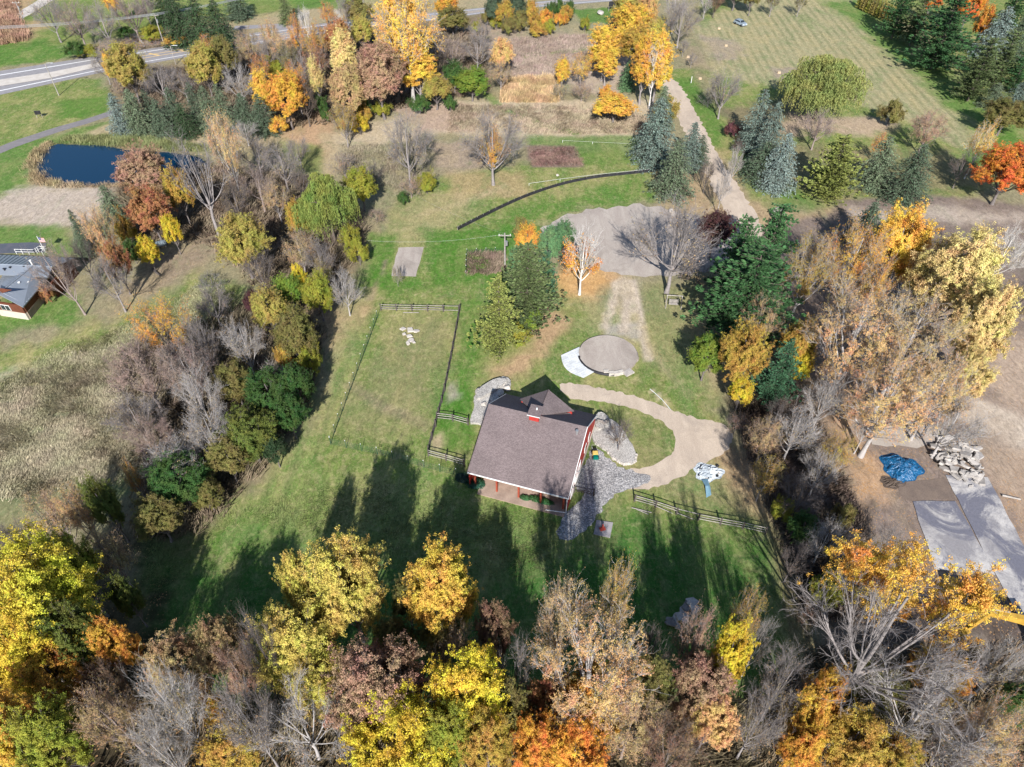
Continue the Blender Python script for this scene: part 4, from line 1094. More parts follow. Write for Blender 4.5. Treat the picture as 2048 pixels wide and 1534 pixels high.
 ('M',1150,1520,120,13,'orange','second orange maple at the bottom edge below the cottonwood'),
 ('M',1085,1410,80,9,'rust','rust shaded crown left beneath the big cottonwood'),
 ('H',1260,1450,130,13,'tan','tan thinning tree right of the orange maples','p'),
 ('M',1290,1380,95,13,'olive','olive thinning tree right of the big cottonwood'),
 ('B',1300,1310,90,11,'brn','brown bare tree between the cottonwood and the pinkish oak','d'),
 ('H',1340,1500,120,12,'brn','brown thinning tree at the bottom edge','d'),
 ('H',1385,1290,80,15,'pink','slim bare topped tree just below the rock heap','g'),
 ('O',1400,1390,120,14,'pink','pinkish tan oak left of the yellow green poplar'),
 ('O',1420,1450,100,12,'peach','peach tan oak at the lower end of the pinkish one'),
 ('M',1455,1320,76,15,'yel','upright yellow green poplar at the lawn corner'),
 ('H',1482,1250,66,15,'dkgold','tan and ochre top behind the yellow green poplar','g'),
 ('B',1515,1290,60,11,'tan','small whitish bare tree right of the yellow green poplar','x'),
 ('B',1515,1450,110,13,'tan','grey bare tree right of the peach tan oak','g'),
 ('B',1565,1370,110,13,'tan','fine grey bare tree left of the giant bare limbs','g'),
 ('M',1605,1440,76,12,'gold','golden orange maple under the fine grey tree'),
 ('M',1650,1395,80,11,'amber','orange shaded maple left of the giant trunk'),
 ('M',1700,1490,120,11,'dkgold','amber maple at the bottom edge below the giant trunk'),
 ('M',1600,1500,80,11,'amber','orange maple at the bottom edge left of the amber one'),
 ('M',1780,1520,90,10,'dkgold','ochre undergrowth tree at the bottom edge'),
 ('G',1765,1285,370,23,'gold','giant white limbed cottonwood with a golden crown patch','g',0,0.0),
 ('Q',1850,1420,290,15,'tan','giant bare tree with long white limbs near the bottom right','x',0,0.6),
 ('M',1880,1350,110,8,'amber','amber undergrowth behind the long white limbs'),
 ('H',1975,1480,120,13,'peach','peach leafed thinning tree in the bottom right corner','x'),
 ('B',2005,1335,100,11,'tan','whitish bare tree near the excavator','x'),
 ('M',2030,1410,80,9,'grn','dark green undergrowth tree at the right edge'),
 ('M',1740,1380,120,7,'olive','olive shaded shrubbery behind the giant trunk'),
 ('B',1900,1500,120,11,'brn','brown bare undergrowth near the bottom right','d'),
 # right hedge line
 ('H',1530,880,80,9,'tan','tan thinning shrub tree at the end of the footpath','p'),
 ('B',1590,865,112,10,'tan','grey bare tree with fine twigs beside the leaf covered track','x'),
 ('H',1672,905,76,9,'dkgold','ochre small tree left of the blue tarp'),
 ('H',1530,955,72,8,'dkgold','ochre thinning tree at the fence end'),
 ('B',1640,945,90,9,'tan','white twigged bare tree in the right hedge','x'),
 ('B',1600,995,110,8,'brn','dark bare tree in the middle of the right hedge','d'),
 ('U',1566,1016,48,4.5,'yg','yellow green bush in the right hedge'),
 ('M',1605,1060,60,6,'grn','dark green bush below the yellow green one'),
 ('B',1648,1085,90,8,'tan','drooping whitish bare tree in the right hedge','x'),
 ('B',1590,1120,70,8,'brn','dark bare tree beside the shaded lawn corner','d'),
 ('M',1652,1185,66,7,'yg','green yellow bush above the giant cottonwood'),
 ('V',1620,1220,70,5,'brn','dark bare shrub at the shaded corner of the track','b'),
 ('U',1688,1030,44,4,'olive','small olive shrub left of the brown soil'),
 ('B',1715,1100,90,7,'tan','thin bare tree on the bare soil left of the slab','g'),
 ('B',1780,1085,70,7,'tan','thin sapling on the bare soil close to the slab','g'),
 ('V',1690,1150,80,5,'brn','dark bare brush above the golden crown patch','d'),
 ('B',1560,830,60,7,'brn','brown bare shrub tree below the conifers','d'),
 ('V',1475,845,54,4,'pink','purplish bare shrub where the footpath ends','d'),
 # centre right group
 ('P',1500,590,180,18,'pine','big dark green pine in front of the driveway'),
 ('P',1540,500,110,17,'pine','dark pine top behind the big one'),
 ('P',1478,520,90,16,'pine','dark pine shoulder left of the driveway end'),
 ('H',1520,645,90,12,'tan','tan thinning tree below the big dark pine','g'),
 ('M',1414,715,76,8,'bg','bright green low conifer like tree at the lawn'),
 ('O',1484,715,92,13,'dkgold','golden tan oak between the green trees'),
 ('M',1482,785,48,6,'yel','yellow bush at the foot of the golden tan oak'),
 ('P',1562,745,86,11,'teal','blue green pine right of the golden tan oak'),
 ('M',1596,695,70,11,'dkgold','ochre tree right behind the blue green pine'),
 ('M',1600,740,46,7,'yel','yellow lower crown beside the leaf covered track'),
 ('H',1615,545,112,16,'dkgold','ochre topped thinning tree right of the big pine','x'),
 ('H',1705,525,116,17,'amber','amber topped thinning tree in the right grove','x'),
 ('M',1795,500,112,17,'gold','golden crowned tree at the top of the right grove'),
 ('H',1745,580,80,15,'amber','amber thinning crown in the heart of the right grove','x'),
 ('J',1705,690,190,20,'peach','large peach leafed thinning cottonwood in the right grove','x'),
 ('J',1810,700,200,20,'tan','large tan thinning cottonwood right in the right grove','x'),
 ('J',1775,810,190,17,'peach','low peach leafed cottonwood leaning towards the blue tarp','x'),
 ('H',1875,790,130,15,'peach','peach tan thinning tree above the broken concrete','x'),
 ('B',1905,850,140,11,'tan','white twigged bare crown over the broken concrete','x'),
 ('B',1650,800,90,12,'tan','bare shaded tree beside the leaf covered track','x'),
 ('B',1735,855,60,9,'tan','bare white tree at the forked trunk left of the concrete heap','x'),
 ('M',1905,565,165,19,'pale','large pale yellow cottonwood at the right'),
 ('M',1955,660,125,18,'pale','pale yellow crown hanging at the right side of the grove'),
 ('M',1935,760,80,12,'pale','lowest pale yellow crown at the right side of the grove'),
 ('S',1944,690,46,16,'sgl','grey green spruce against the pale yellow cottonwood'),
 ('S',1738,445,56,10,'sg','dark blue green spruce behind the right grove'),
 ('M',1808,480,94,8,'maroon','dark maroon tree behind the golden crown'),
 ('B',2010,505,96,12,'tan','white limbed bare tree at the right edge','w'),
 ('B',2035,600,90,10,'brn','dark bare tree at the right edge below the white limbed one','d'),
 ('S',1560,450,20,5,'pine','tiny dark pine tip in front of the boulder'),
 # yard trees
 ('B',1352,488,200,17,'tan','broad bare oak with a pale trunk beside the yard','g'),
 ('M',1430,465,78,9,'maroon','dark maroon leafed tree behind the broad bare oak'),
 ('V',1400,545,90,4,'tan','low bare shrub beside the pale oak trunk','d'),
 ('K',1165,515,86,13,'orange','white birch with orange leaves beside the yard','w'),
 ('M',1056,486,50,8,'amber','round orange tree behind the pines'),
 ('M',1042,465,32,7,'olive','small olive tree at the utility pole'),
 ('M',1100,490,54,8,'lgrn','fresh green tree right of the round orange one'),
 ('M',1130,475,44,8,'lgrn','second fresh green tree beside the yard'),
 ('P',1055,570,125,15,'pineo','large olive green pine above the round pad'),
 ('P',998,632,92,14,'pyg','lighter pine in front with a bare trunk foot'),
 ('P',1092,560,50,11,'teal','blue green pine behind the large olive one'),
 ('M',1035,540,44,10,'lgrn','green tree behind the large olive green pine'),
 ('U',1030,665,60,4,'yg','yellow green bush at the foot of the pines'),
 ('U',1066,640,40,4,'bg','small bright bush between the pine trunks'),
 ('V',793,548,24,4.5,'oy','tiny sapling at the gravel plot'),
 ('B',1241,868,60,6,'tan','dark little bare tree on the rock bed by the barn','d'),
 ('B',972,842,20,3.5,'tan','tiny bare sapling at the fence by the rock bed','g'),
]
for e_ in T_:
    kind, cx, cy, wp, h, cc, lab = e_[:7]
    bk = e_[7] if len(e_) > 7 else None; ln = e_[8] if len(e_) > 8 else 0; rz = e_[9] if len(e_) > 9 else None
    plant(kind, cx, cy, wp, h, cc, lab, bk, ln, rz)
n_h = 11
for k in range(n_h):
    plant('A', 1722 + k * 6.4, -2 + k * 3.0, 13, 5.5, COLS['oy'] if k % 3 else COLS['yg'], 'clipped yellow green arborvitae in the hedge row at the top right field edge', group='arborvitae hedge at the field edge')

# ------------------------------------------------------------------ tall grass, reeds, brush: uncountable growth
def tufts(name, px, n, h, wdt, colour, label, seed=1, lean=.35, blades=4, spread=.25, mat_=None, dirn=None, z0=0):
    rs = np.random.RandomState(seed); wp = poly(px)
    xs_ = [p.x for p in wp]; ys_ = [p.y for p in wp]; X = np.empty(0); Y = np.empty(0)
    while len(X) < n:
        x = rs.uniform(min(xs_), max(xs_), n * 2); y = rs.uniform(min(ys_), max(ys_), n * 2)
        s = sd_poly(x, y, wp) + rs.normal(size=n * 2) * .8; k = (s > 0) & (wobble(x, y, 5, seed) + rs.normal(size=n * 2) * .5 > -.6)
        X = np.append(X, x[k]); Y = np.append(Y, y[k])
    X = X[:n]; Y = Y[:n]; X = np.repeat(X, blades); Y = np.repeat(Y, blades); m = len(X)
    bx = X + rs.normal(size=m) * spread; by = Y + rs.normal(size=m) * spread
    a = rs.rand(m) * 2 * pi; hh = rs.uniform(h * .5, h * 1.2, m) * (1 + .4 * wobble(X, Y, 7, seed + 9))
    flow = wobble(X, Y, 14, seed + 3) * 2.5
    ux = np.cos(a); uy = np.sin(a); lx = (rs.normal(size=m) * .5 + np.cos(flow)) * lean * hh; ly = (rs.normal(size=m) * .5 + np.sin(flow)) * lean * hh
    w_ = wdt * rs.uniform(.6, 1.4, m)
    V_ = np.stack([np.stack([bx - ux * w_, by - uy * w_, np.full(m, z0 - .02)], 1), np.stack([bx + ux * w_, by + uy * w_, np.full(m, z0 - .02)], 1),
                   np.stack([bx + lx + ux * w_ * .4, by + ly + uy * w_ * .4, hh + z0], 1), np.stack([bx + lx - ux * w_ * .4, by + ly - uy * w_ * .4, hh + z0], 1)], 1).reshape(-1, 3)
    me = mesh_np(name, V_, np.arange(m * 4).reshape(-1, 4), mat_ or M['straw'])
    return tag(new_obj(name, me, color=colour), label, kind='stuff')
M['straw'] = leaf_material('straw', trans=.2, hue=.05, val=(.6, 1.4), nscale=.25)
tufts('tall_grass', [(-40,800),(120,725),(260,690),(300,780),(300,900),(230,960),(100,980),(-40,1000)], 26000, .38, .035, (.42,.37,.25), 'tall tangled tan meadow grass', 2, .7)
tufts('tall_grass', [(-40,790),(120,700),(270,650),(420,560),(480,600),(400,680),(260,700),(120,740),(-40,830)], 12000, .25, .035, (.34,.33,.18), 'rough green and tan grass above the meadow', 3, .8)
tufts('reeds', [(66,306),(100,284),(92,296),(74,312),(68,340),(86,360),(120,370),(100,372),(72,362),(60,335)], 900, .7, .035, (.40,.31,.18), 'tan reeds round the left shore of the pond', 4)
tufts('reeds', [(120,281),(150,274),(250,272),(330,284),(420,300),(380,304),(300,295),(250,291),(190,285),(150,283)], 3000, .8, .035, (.24,.26,.11), 'green and tan reeds along the far shore of the pond', 5)
tufts('reeds', [(110,366),(180,372),(240,368),(330,362),(330,368),(240,376),(110,376)], 800, .4, .04, (.38,.29,.19), 'short tan reeds along the near shore of the pond', 6)
tufts('reeds', [(1010,165),(1100,160),(1120,175),(1110,205),(1000,205)], 5200, 1.5, .05, (.52,.36,.20), 'dense tan reed bed in the marsh', 7)
tufts('brush', [(1010,80),(1190,70),(1190,150),(1010,158),(990,110)], 5200, .6, .04, (.34,.26,.22), 'brownish purple marsh brush', 8)
tufts('brush', [(0,10),(30,0),(34,45),(60,80),(0,90)], 2000, 1.5, .08, (.40,.25,.17), 'rusty brush in the top left corner', 9)
tufts('tall_grass', [(900,210),(1200,215),(1310,240),(1300,268),(1080,268),(1000,255),(900,262)], 6500, .5, .05, (.34,.27,.19), 'pale dry grass below the marsh', 10, .6)
tufts('brush', [(680,290),(850,290),(850,380),(700,380)], 2400, .5, .04, (.28,.24,.17), 'grey brush below the clearing', 12)
tufts('brush', [(1060,300),(1140,294),(1165,330),(1068,332)], 900, .35, .06, (.20,.12,.10), 'heap of dark reddish brown dead plants', 13, 1.0)
tufts('brush', [(935,508),(1010,506),(1008,548),(932,550)], 900, .5, .05, (.20,.15,.11), 'withered weeds filling the garden bed', 14, .7)
tufts('undergrowth', [(250,700),(420,640),(560,600),(640,660),(620,800),(520,920),(400,1060),(270,1080),(300,930),(240,820)], 9000, .9, .08, (.17,.135,.09), 'brown undergrowth beneath the left thicket', 15, .7)
tufts('undergrowth', [(240,380),(420,330),(640,360),(720,430),(720,500),(640,630),(520,570),(420,480),(260,480)], 7000, .9, .08, (.22,.17,.12), 'brown undergrowth beneath the woods by the pond', 16, .7)
tufts('undergrowth', [(230,160),(700,70),(960,60),(980,180),(640,250),(560,260),(400,210),(250,215)], 7000, 1.1, .1, (.17,.13,.09), 'brown undergrowth between the highway and the pond', 17, .7)
tufts('undergrowth', [(1480,820),(1600,790),(1640,850),(1700,1000),(1720,1100),(1690,1240),(1620,1240),(1570,1060),(1500,920)], 6000, .8, .07, (.14,.105,.08), 'brown undergrowth in the right hedge', 18, .7)
tufts('undergrowth', [(-300,1330),(300,1290),(340,1400),(1500,1400),(1640,1290),(2300,1300),(2300,1800),(-300,1800)], 9000, .9, .07, (.15,.115,.07), 'dark undergrowth beneath the trees at the bottom', 19, .7)
tufts('tall_grass', [(300,1010),(480,1030),(760,1110),(900,1150),(1100,1120),(1120,1030),(900,1000),(700,960),(560,990),(440,1060),(300,1200)], 9000, .14, .03, (.17,.21,.07), 'long matted grass below the paddock', 20, 1.4)
# ------------------------------------------------------------------ man made things
M['shingle'] = None
def shingles():
    m, t, b = nodes('roof_shingles'); v = poscoord(t)
    mp = N(t, 'ShaderNodeMapping'); mp.inputs['Rotation'].default_value = (0, 0, radians(18.4)); t.links.new(v, mp.inputs[0])
    br = N(t, 'ShaderNodeTexBrick'); t.links.new(mp.outputs[0], br.inputs[0])
    br.inputs['Scale'].default_value = 2.6; br.inputs['Color1'].default_value = (.125, .10, .102, 1); br.inputs['Color2'].default_value = (.19, .155, .155, 1)
    br.inputs['Mortar'].default_value = (.12, .09, .09, 1); br.inputs['Mortar Size'].default_value = .03; br.inputs['Bias'].default_value = .1
    f = ramp(t, noise(t, 9, 4, .8, v), .25, .75, .78, 1.22)
    f2 = ramp(t, noise(t, .35, 5, .7, v), .3, .7, .86, 1.12)
    t.links.new(scalec(t, scalec(t, br.outputs['Color'], f), f2), b.inputs['Base Color'])
    bump(t, b, br.outputs['Fac'], .4, .03); b.inputs['Roughness'].default_value = .95
    return m
M['shingle'] = shingles()
M['red'] = mat('red_barn_siding', (.40, .045, .035), (.32, .03, .025), 1.5, .7, .12, 14)
M['white'] = mat('white_trim', (.72, .72, .70), (.6, .6, .6), 2, .6, .08, 14)
M['post_red'] = mat('stained_red_post', (.30, .07, .04), (.24, .05, .03), 2, .7, .15, 14)
M['glass'] = mat('dark_window_glass', (.03, .04, .05), (.02, .025, .03), 1, .1, .05, 3, spec=.6, bmp=0)
M['oldwood'] = mat('weathered_wood', (.36, .33, .30), (.22, .20, .19), 1.8, .9, .3, 14)
M['darkwood'] = mat('dark_post_wood', (.10, .085, .08), (.07, .06, .055), 1.8, .9, .3, 14)
M['patio'] = mat('brown_patio_concrete', (.36, .27, .215), (.26, .19, .15), .8, .9, .15, 8)
M['rock'] = mat('pale_rock', (.50, .46, .41), (.33, .30, .28), 1.2, .9, .25, 7, bmp=.5, bdist=.08)
M['rock_dark'] = mat('grey_brown_rock', (.26, .23, .20), (.16, .145, .14), 1.0, .9, .25, 7, bmp=.5, bdist=.08)
M['brokencon'] = mat('broken_concrete', (.40, .37, .345), (.24, .22, .205), 1.0, .9, .15, 7, bmp=.4, bdist=.04)
M['plank'] = mat('whitewashed_board', (.58, .60, .62), (.42, .44, .46), 1.2, .8, .2, 12)
M['black'] = mat('black_plastic', (.015, .015, .018), (.03, .03, .035), 2, .5, .2, 10)
M['greenwire'] = mat('green_wire', (.03, .09, .06), (.02, .07, .05), 2, .6, .1, 10)
M['metal'] = mat('galvanised_metal', (.45, .46, .47), (.36, .37, .38), 2, .4, .1, 10, metal=.6)
# barn ---------------------------------------------------------------
HR, HE, HB_ = 6.9, 2.9, 2.3
a_ = P(935, 944, HE); b2 = P(1137, 997, HE); rl = P(979, 808, HR); rr_ = P(1174, 853.5, HR); bl = P(1005, 786, HB_); br_ = P(1191, 829, HB_)
u = ((b2 - a_) + (rr_ - rl)); u.z = 0; u.normalize(); v = Vector((-u.y, u.x, 0))
vE = ((a_.dot(v) + b2.dot(v)) / 2); vR = (rl.dot(v) + rr_.dot(v)) / 2; vB = (bl.dot(v) + br_.dot(v)) / 2
u0 = (a_.dot(u) + rl.dot(u)) / 2; u1 = (b2.dot(u) + rr_.dot(u)) / 2; um = (u0 + u1) / 2
print('barn', u, vE, vR, vB, u0, u1)
barn = empty('barn', (0, 0, 0), atan2(u.y, u.x), 'red barn with a large brown shingle roof, rear cross gable and cupola', 'barn')
barn.location = u * um + v * vR
uL, uR, vF, vK = u0 - um, u1 - um, vE - vR, vB - vR        # local extents: ridge at v=0
def B(*a): return Vector(a)
th = .22
q = MB(); q.slab([B(uL, vF, HE), B(uR, vF, HE), B(uR, 0, HR), B(uL, 0, HR)], th)
q.slab([B(uL, .001, HR), B(uR, .001, HR), B(uR, vK, HB_), B(uL, vK, HB_)], th)
roof = q.build('roof', M['shingle'], barn)
# white fascia boards
q = MB(); q.box((0, vF - .04, HE - .08), (uR - uL + .1, .09, .16)); f_ = q.build('gutter', M['white'], roof)
q = MB()
def rake(q, p0, p1, w_=.035, hgt=.2):
    p0, p1 = Vector(p0), Vector(p1); vs = []
    for p in (p0, p1):
        for dx, dz in ((-w_, -hgt), (w_, -hgt), (w_, .03), (-w_, .03)): vs.append((p.x + dx, p.y, p.z + dz))
    q.add(vs, [(0, 1, 2, 3), (7, 6, 5, 4), (0, 4, 5, 1), (1, 5, 6, 2), (2, 6, 7, 3), (3, 7, 4, 0)])
for x in (uL - .04, uR + .04):
    q = MB(); rake(q, (x, vF, HE), (x, 0, HR)); q.build('bargeboard', M['white'] if x > 0 else M['shingle'], roof)
    q = MB(); rake(q, (x, .002, HR), (x, vK, HB_)); q.build('bargeboard', M['white'], roof)
# walls: the front wall is set back under the long roof
wf = vF + 2.6; ins = .06
q = MB()
def zroof(vv): return (HE + (HR - HE) * (vv - vF) / (0 - vF) if vv < 0 else HR + (HB_ - HR) * vv / vK) - th - .02
for x in (uL + ins, uR - ins):
    wq = vF + .15
    pts = [(x, wq, 0), (x, vK - .4, 0), (x, vK - .4, zroof(vK - .4)), (x, 0, zroof(0)), (x, wq, zroof(wq))]
    s_ = -.15 if x > 0 else .15
    vs = pts + [(p[0] + s_, p[1], p[2]) for p in pts]
    q.add(vs, [(0, 1, 2, 3, 4), (9, 8, 7, 6, 5)] + [(i, (i + 1) % 5, 5 + (i + 1) % 5, 5 + i) for i in range(5)])
q.box(((uL + uR) / 2, wf + .08, zroof(wf) / 2), (uR - uL - 2 * ins - .32, .14, zroof(wf)))
q.box(((uL + uR) / 2, vK - .5, zroof(vK) / 2), (uR - uL - 2 * ins - .32, .14, zroof(vK)))
q.build('wall', M['red'], barn)
xw = uR - ins + .04
q = MB(); q.box((xw, (wf + vK - .4) / 2, .45), (.1, vK - .4 - wf, .9)); q.build('foundation', mat('cream_foundation', (.55, .50, .42), None, 1, .8, .1, 8), barn)
# white cross-braced barn doors in the right gable wall
for y0 in (wf - 1.2, wf + 1.4):
    q = MB(); w0, z0, z1 = 2.1, .95, 3.1; X = xw + .03
    q.box((X, y0 + w0 / 2, z1), (.06, w0, .12)); q.box((X, y0 + w0 / 2, z0), (.06, w0, .12))
    q.box((X, y0, (z0 + z1) / 2), (.06, .12, z1 - z0)); q.box((X, y0 + w0, (z0 + z1) / 2), (.06, .12, z1 - z0))
    L_ = sqrt(w0 ** 2 + (z1 - z0) ** 2); an = atan2(z1 - z0, w0)
    q.box((X + .005, y0 + w0 / 2, (z0 + z1) / 2), (.05, L_, .10), tilt=(an, 0, 0)); q.box((X + .01, y0 + w0 / 2, (z0 + z1) / 2), (.05, L_, .10), tilt=(-an, 0, 0))
    tag(q.build('barn_door', M['white'], barn))
for y0 in (wf + 6.2, wf + 8.2):
    q = MB(); q.box((xw + .02, y0, 2.4), (.07, .9, 1.1)); w_ = q.build('window', M['white'], barn)
    q = MB(); q.box((xw + .05, y0, 2.4), (.06, .7, .9)); q.build('pane', M['glass'], w_)
# porch posts and patio
for k in range(5):
    x = uL + .8 + k * (uR - uL - 1.4) / 4
    q = MB(); q.box((x, vF + .35, (HE - .2) / 2), (.22, .22, HE - .2)); q.build('porch_post', M['post_red'], barn)
q = MB(); q.box(((uL + uR) / 2 + .6, vF + 1.0, .06), (uR - uL - 1.6, 3.6, .12)); q.build('patio', M['patio'], barn)
q = MB(); q.tube([(uR - .1, vF - .1, HE - .2), (uR - .1, vF - .12, .1)], .06, 8); q.tube([(uR - .1, vF - .12, .12), (uR - 2.6, vF - .5, .12)], .06, 8); q.build('downspout', M['white'], barn)
# rear cross gable
GH, GE, gw = HR - .02, 4.1, 3.85
gx = -.2
vt_ = P(1097, 779, GH).dot(v) - vR; vg = vt_ - .15; ut_ = P(1097, 779, GH).dot(u) - um; gx = ut_
tip = B(gx, vt_, GH); le = B(gx - gw, vg, GE); re = B(gx + gw - .2, vg + .1, GE)
def mainz(vv): return HR + (HB_ - HR) * vv / vK + .02
q = MB(); q.slab([B(gx, 0, GH), tip, le], .14); q.build('gable_roof', M['shingle'], barn)
q = MB(); q.slab([B(gx, 0, GH + .004), re, tip + B(0, 0, .004)], .14); q.build('gable_roof', M['shingle'], barn)
for sg_ in (-1, 1):
    q = MB(); x1 = gx + sg_ * (gw - .5); q.add([(gx + sg_ * .1, .3, mainz(.3) - .3), (x1, vg - .45, mainz(vg - .45) - .2), (x1, vg - .45, GE + .02), (gx + sg_ * .1, .3, GH - .25)], [(0, 1, 2, 3)]); q.build('cheek_wall', M['shingle'], barn)
q = MB(); q.tube([(gx, .3, GH + .02), (gx, vt_, GH + .02)], .06, 5); q.build('ridge_cap', mat('dark_ridge_cap', (.09, .07, .07)), barn)
q = MB(); q.add([(gx - gw + .35, vg - .35, 0), (gx + gw - .35, vg - .35, 0), (gx + gw - .35, vg - .35, GE + .1), (gx, vg - .35, GH - .3), (gx - gw + .35, vg - .35, GE + .1),
                 (gx - gw + .35, vg - .5, 0), (gx + gw - .35, vg - .5, 0), (gx + gw - .35, vg - .5, GE + .1), (gx, vg - .5, GH - .3), (gx - gw + .35, vg - .5, GE + .1)],
      [(0, 1, 2, 3, 4), (9, 8, 7, 6, 5), (0, 5, 6, 1), (1, 6, 7, 2), (2, 7, 8, 3), (3, 8, 9, 4), (4, 9, 5, 0)]); q.build('gable_wall', M['red'], barn)
# cupola
cx_ = (P(1073, 826, HR) - barn.location).dot(u)
q = MB(); q.box((cx_, -.15, HR + .25), (1.25, 1.35, 1.1)); cu = q.build('cupola', M['red'], barn)
q = MB(); q.slab([B(cx_ - .85, -1.05, HR + .82), B(cx_ + .85, -1.05, HR + .82), B(cx_ + .85, .8, HR + .95), B(cx_ - .85, .8, HR + .95)], .1); q.build('cupola_roof', M['shingle'], cu)
q = MB(); q.box((cx_, -1.09, HR + .78), (1.7, .05, .1)); q.build('trim', M['white'], cu)
q = MB(); q.tube([(cx_ + .1, .1, HR + .8), (cx_ + .1, .1, HR + 1.15)], .1, 8); q.build('cap', M['white'], cu)
vx = (P(1153, 872, 6) - barn.location).dot(u); vv_ = (P(1153, 872, 6) - barn.location).dot(v)
q = MB(); q.tube([(vx, vv_, mainz(0) - 1.2), (vx, vv_, mainz(0) - .1)], .12, 8); q.tube([(vx, vv_, mainz(0) - .1), (vx, vv_, mainz(0) + .12)], .2, 8); q.build('vent_pipe', M['metal'], barn)
# green creeper on the porch edge
def shrubmass(name, loc, rx, ry, h, n, colour, label, seed, size=.16):
    rs = np.random.RandomState(seed); d = unit(rs.normal(size=(n, 3))); d[:, 2] = np.abs(d[:, 2])
    r = rs.uniform(.7, 1.05, (n, 1)); c = d * r * np.array([rx, ry, h]); c[:, 2] += .05
    LV, LF = leaves_np(rs, c, size, .7, d)
    o = new_obj(name, mesh_np(name, LV, LF, M['leaf']), color=colour); o.location = loc
    q = MB(); 
    for k in range(6):
        a = rs.rand() * 6.28; q.tube([(0, 0, 0), (rx * .5 * cos(a), ry * .5 * sin(a), h * .6)], .02, 4)
    st = q.build('stem', M['bark'], o); st.color = (.2, .15, .1, 1)
    return tag(o, label, 'plant')
for (px, py, rx, ry, h, c_, lb) in ((1080,1002,1.9,.5,.5,(.05,.16,.05),'bright green creeper at the right end of the porch edge'),
                                  (1050,997,.7,.4,.4,(.05,.14,.05),'small green clump in the middle of the porch edge'),
                                  (950,968,1.4,.9,.7,(.03,.10,.06),'dark green bush left of the barn porch'),
                                  (925,958,1.0,.7,.7,(.05,.09,.07),'grey green bush at the paddock corner by the barn')):
    p = P(px, py); o = shrubmass('creeper' if rx > 1.5 else 'shrub', p, rx, ry, h, 1500, c_, lb, int(px)); o.rotation_euler = (0, 0, atan2(u.y, u.x))
# rock beds ---------------------------------------------------------
def rockbed(pts, z1, label, seed):
    base = sm(poly(pts), 2); q = MB(); q.prism([(p.x, p.y) for p in ragged(base, .8, .12, seed)], -.1, z1)
    o = q.build('rock_bed', M['river_rock']); return tag(o, label, 'rock bed')
rb1 = rockbed([(948,800),(955,780),(985,762),(1010,755),(1024,765),(1018,778),(995,785),(1000,800),(985,820),(972,850),(945,850),(938,845),(950,815)], .35, 'pale river rock bed curving round the left rear corner of the barn', 3)
rb2 = rockbed([(1188,838),(1205,833),(1225,845),(1245,858),(1262,890),(1272,915),(1268,928),(1250,932),(1232,925),(1215,905),(1190,888),(1183,880)], .4, 'pale river rock bed with a small bare tree right of the barn', 4)
rb3 = rockbed([(952,788),(985,767),(1008,762),(1015,770),(985,790),(955,808)], .8, 'upper tier of river rock behind the barn corner', 5)
rb4 = rockbed([(1189,834),(1208,833),(1218,845),(1210,862),(1190,866)], .9, 'raised river rock tier against the right barn wall', 6)
def boulder(px, py, r, h, m, label, seed, name='boulder', sx=1.0, group=None, cat='boulder'):
    bm = bmesh.new(); bmesh.ops.create_icosphere(bm, subdivisions=3, radius=1); rs = random.Random(seed)
    pl = [(Vector((rs.gauss(0, 1), rs.gauss(0, 1), rs.gauss(0, .8))).normalized(), rs.uniform(.6, .92)) for _ in range(13)]
    for vt in bm.verts:
        for n_, d in pl:
            k = vt.co.dot(n_) - d
            if k > 0: vt.co -= n_ * k
        vt.co = Vector((vt.co.x * r * sx, vt.co.y * r, max(vt.co.z, -.5) * h * .6 + h * .3))
    me = bpy.data.meshes.new(name); bm.to_mesh(me); bm.free(); me.materials.append(m)
    o = new_obj(name, me); p = P(px, py); o.location = p; o.rotation_euler = (0, 0, rs.uniform(0, 6)); return tag(o, label, cat, group)
boulder(1555, 437, 1.5, 2.6, M['rock'], 'huge pale boulder on the grass beside the driveway', 1)
boulder(1342, 424, .55, .8, M['rock'], 'small white boulder at the top of the dirt yard', 2)
boulder(1115, 352, .35, .5, M['rock'], 'little pale stone lying on the black silt fence line', 4)
for k, (px, py, r) in enumerate(((1000,772,.7),(1015,778,.6),(1000,788,.6),(968,812,.5),(985,806,.55),(958,786,.6))):
    boulder(px, py, r, .9, M['rock'], 'grey boulder edging the rock bed behind the barn', 20 + k, group='boulders edging the rear rock bed')
for k in range(26):
    f = k / 25; path_ = [P(1192, 888), P(1212, 898), P(1228, 918), P(1248, 930), P(1268, 926), P(1272, 912)]
    s_ = f * 4.999; i = int(s_); p = path_[i].lerp(path_[i + 1], s_ - i); o = boulder(1200, 900, RNG.uniform(.22, .36), .5, M['rock'], 'rounded stone in the kerb of the right rock bed', 50 + k, name='kerb_stone', group='kerb stones of the right rock bed', cat='stone'); o.location = p
for k in range(10):
    f = k / 9; p = P(1190, 856).lerp(P(1214, 850), f) + Vector((0, .3 * sin(f * 6), .9)); o = boulder(1200, 900, .28, .4, M['rock_dark'], 'dark stone topping the raised tier beside the barn', 90 + k, name='kerb_stone', group='stones topping the raised tier', cat='stone'); o.location = p
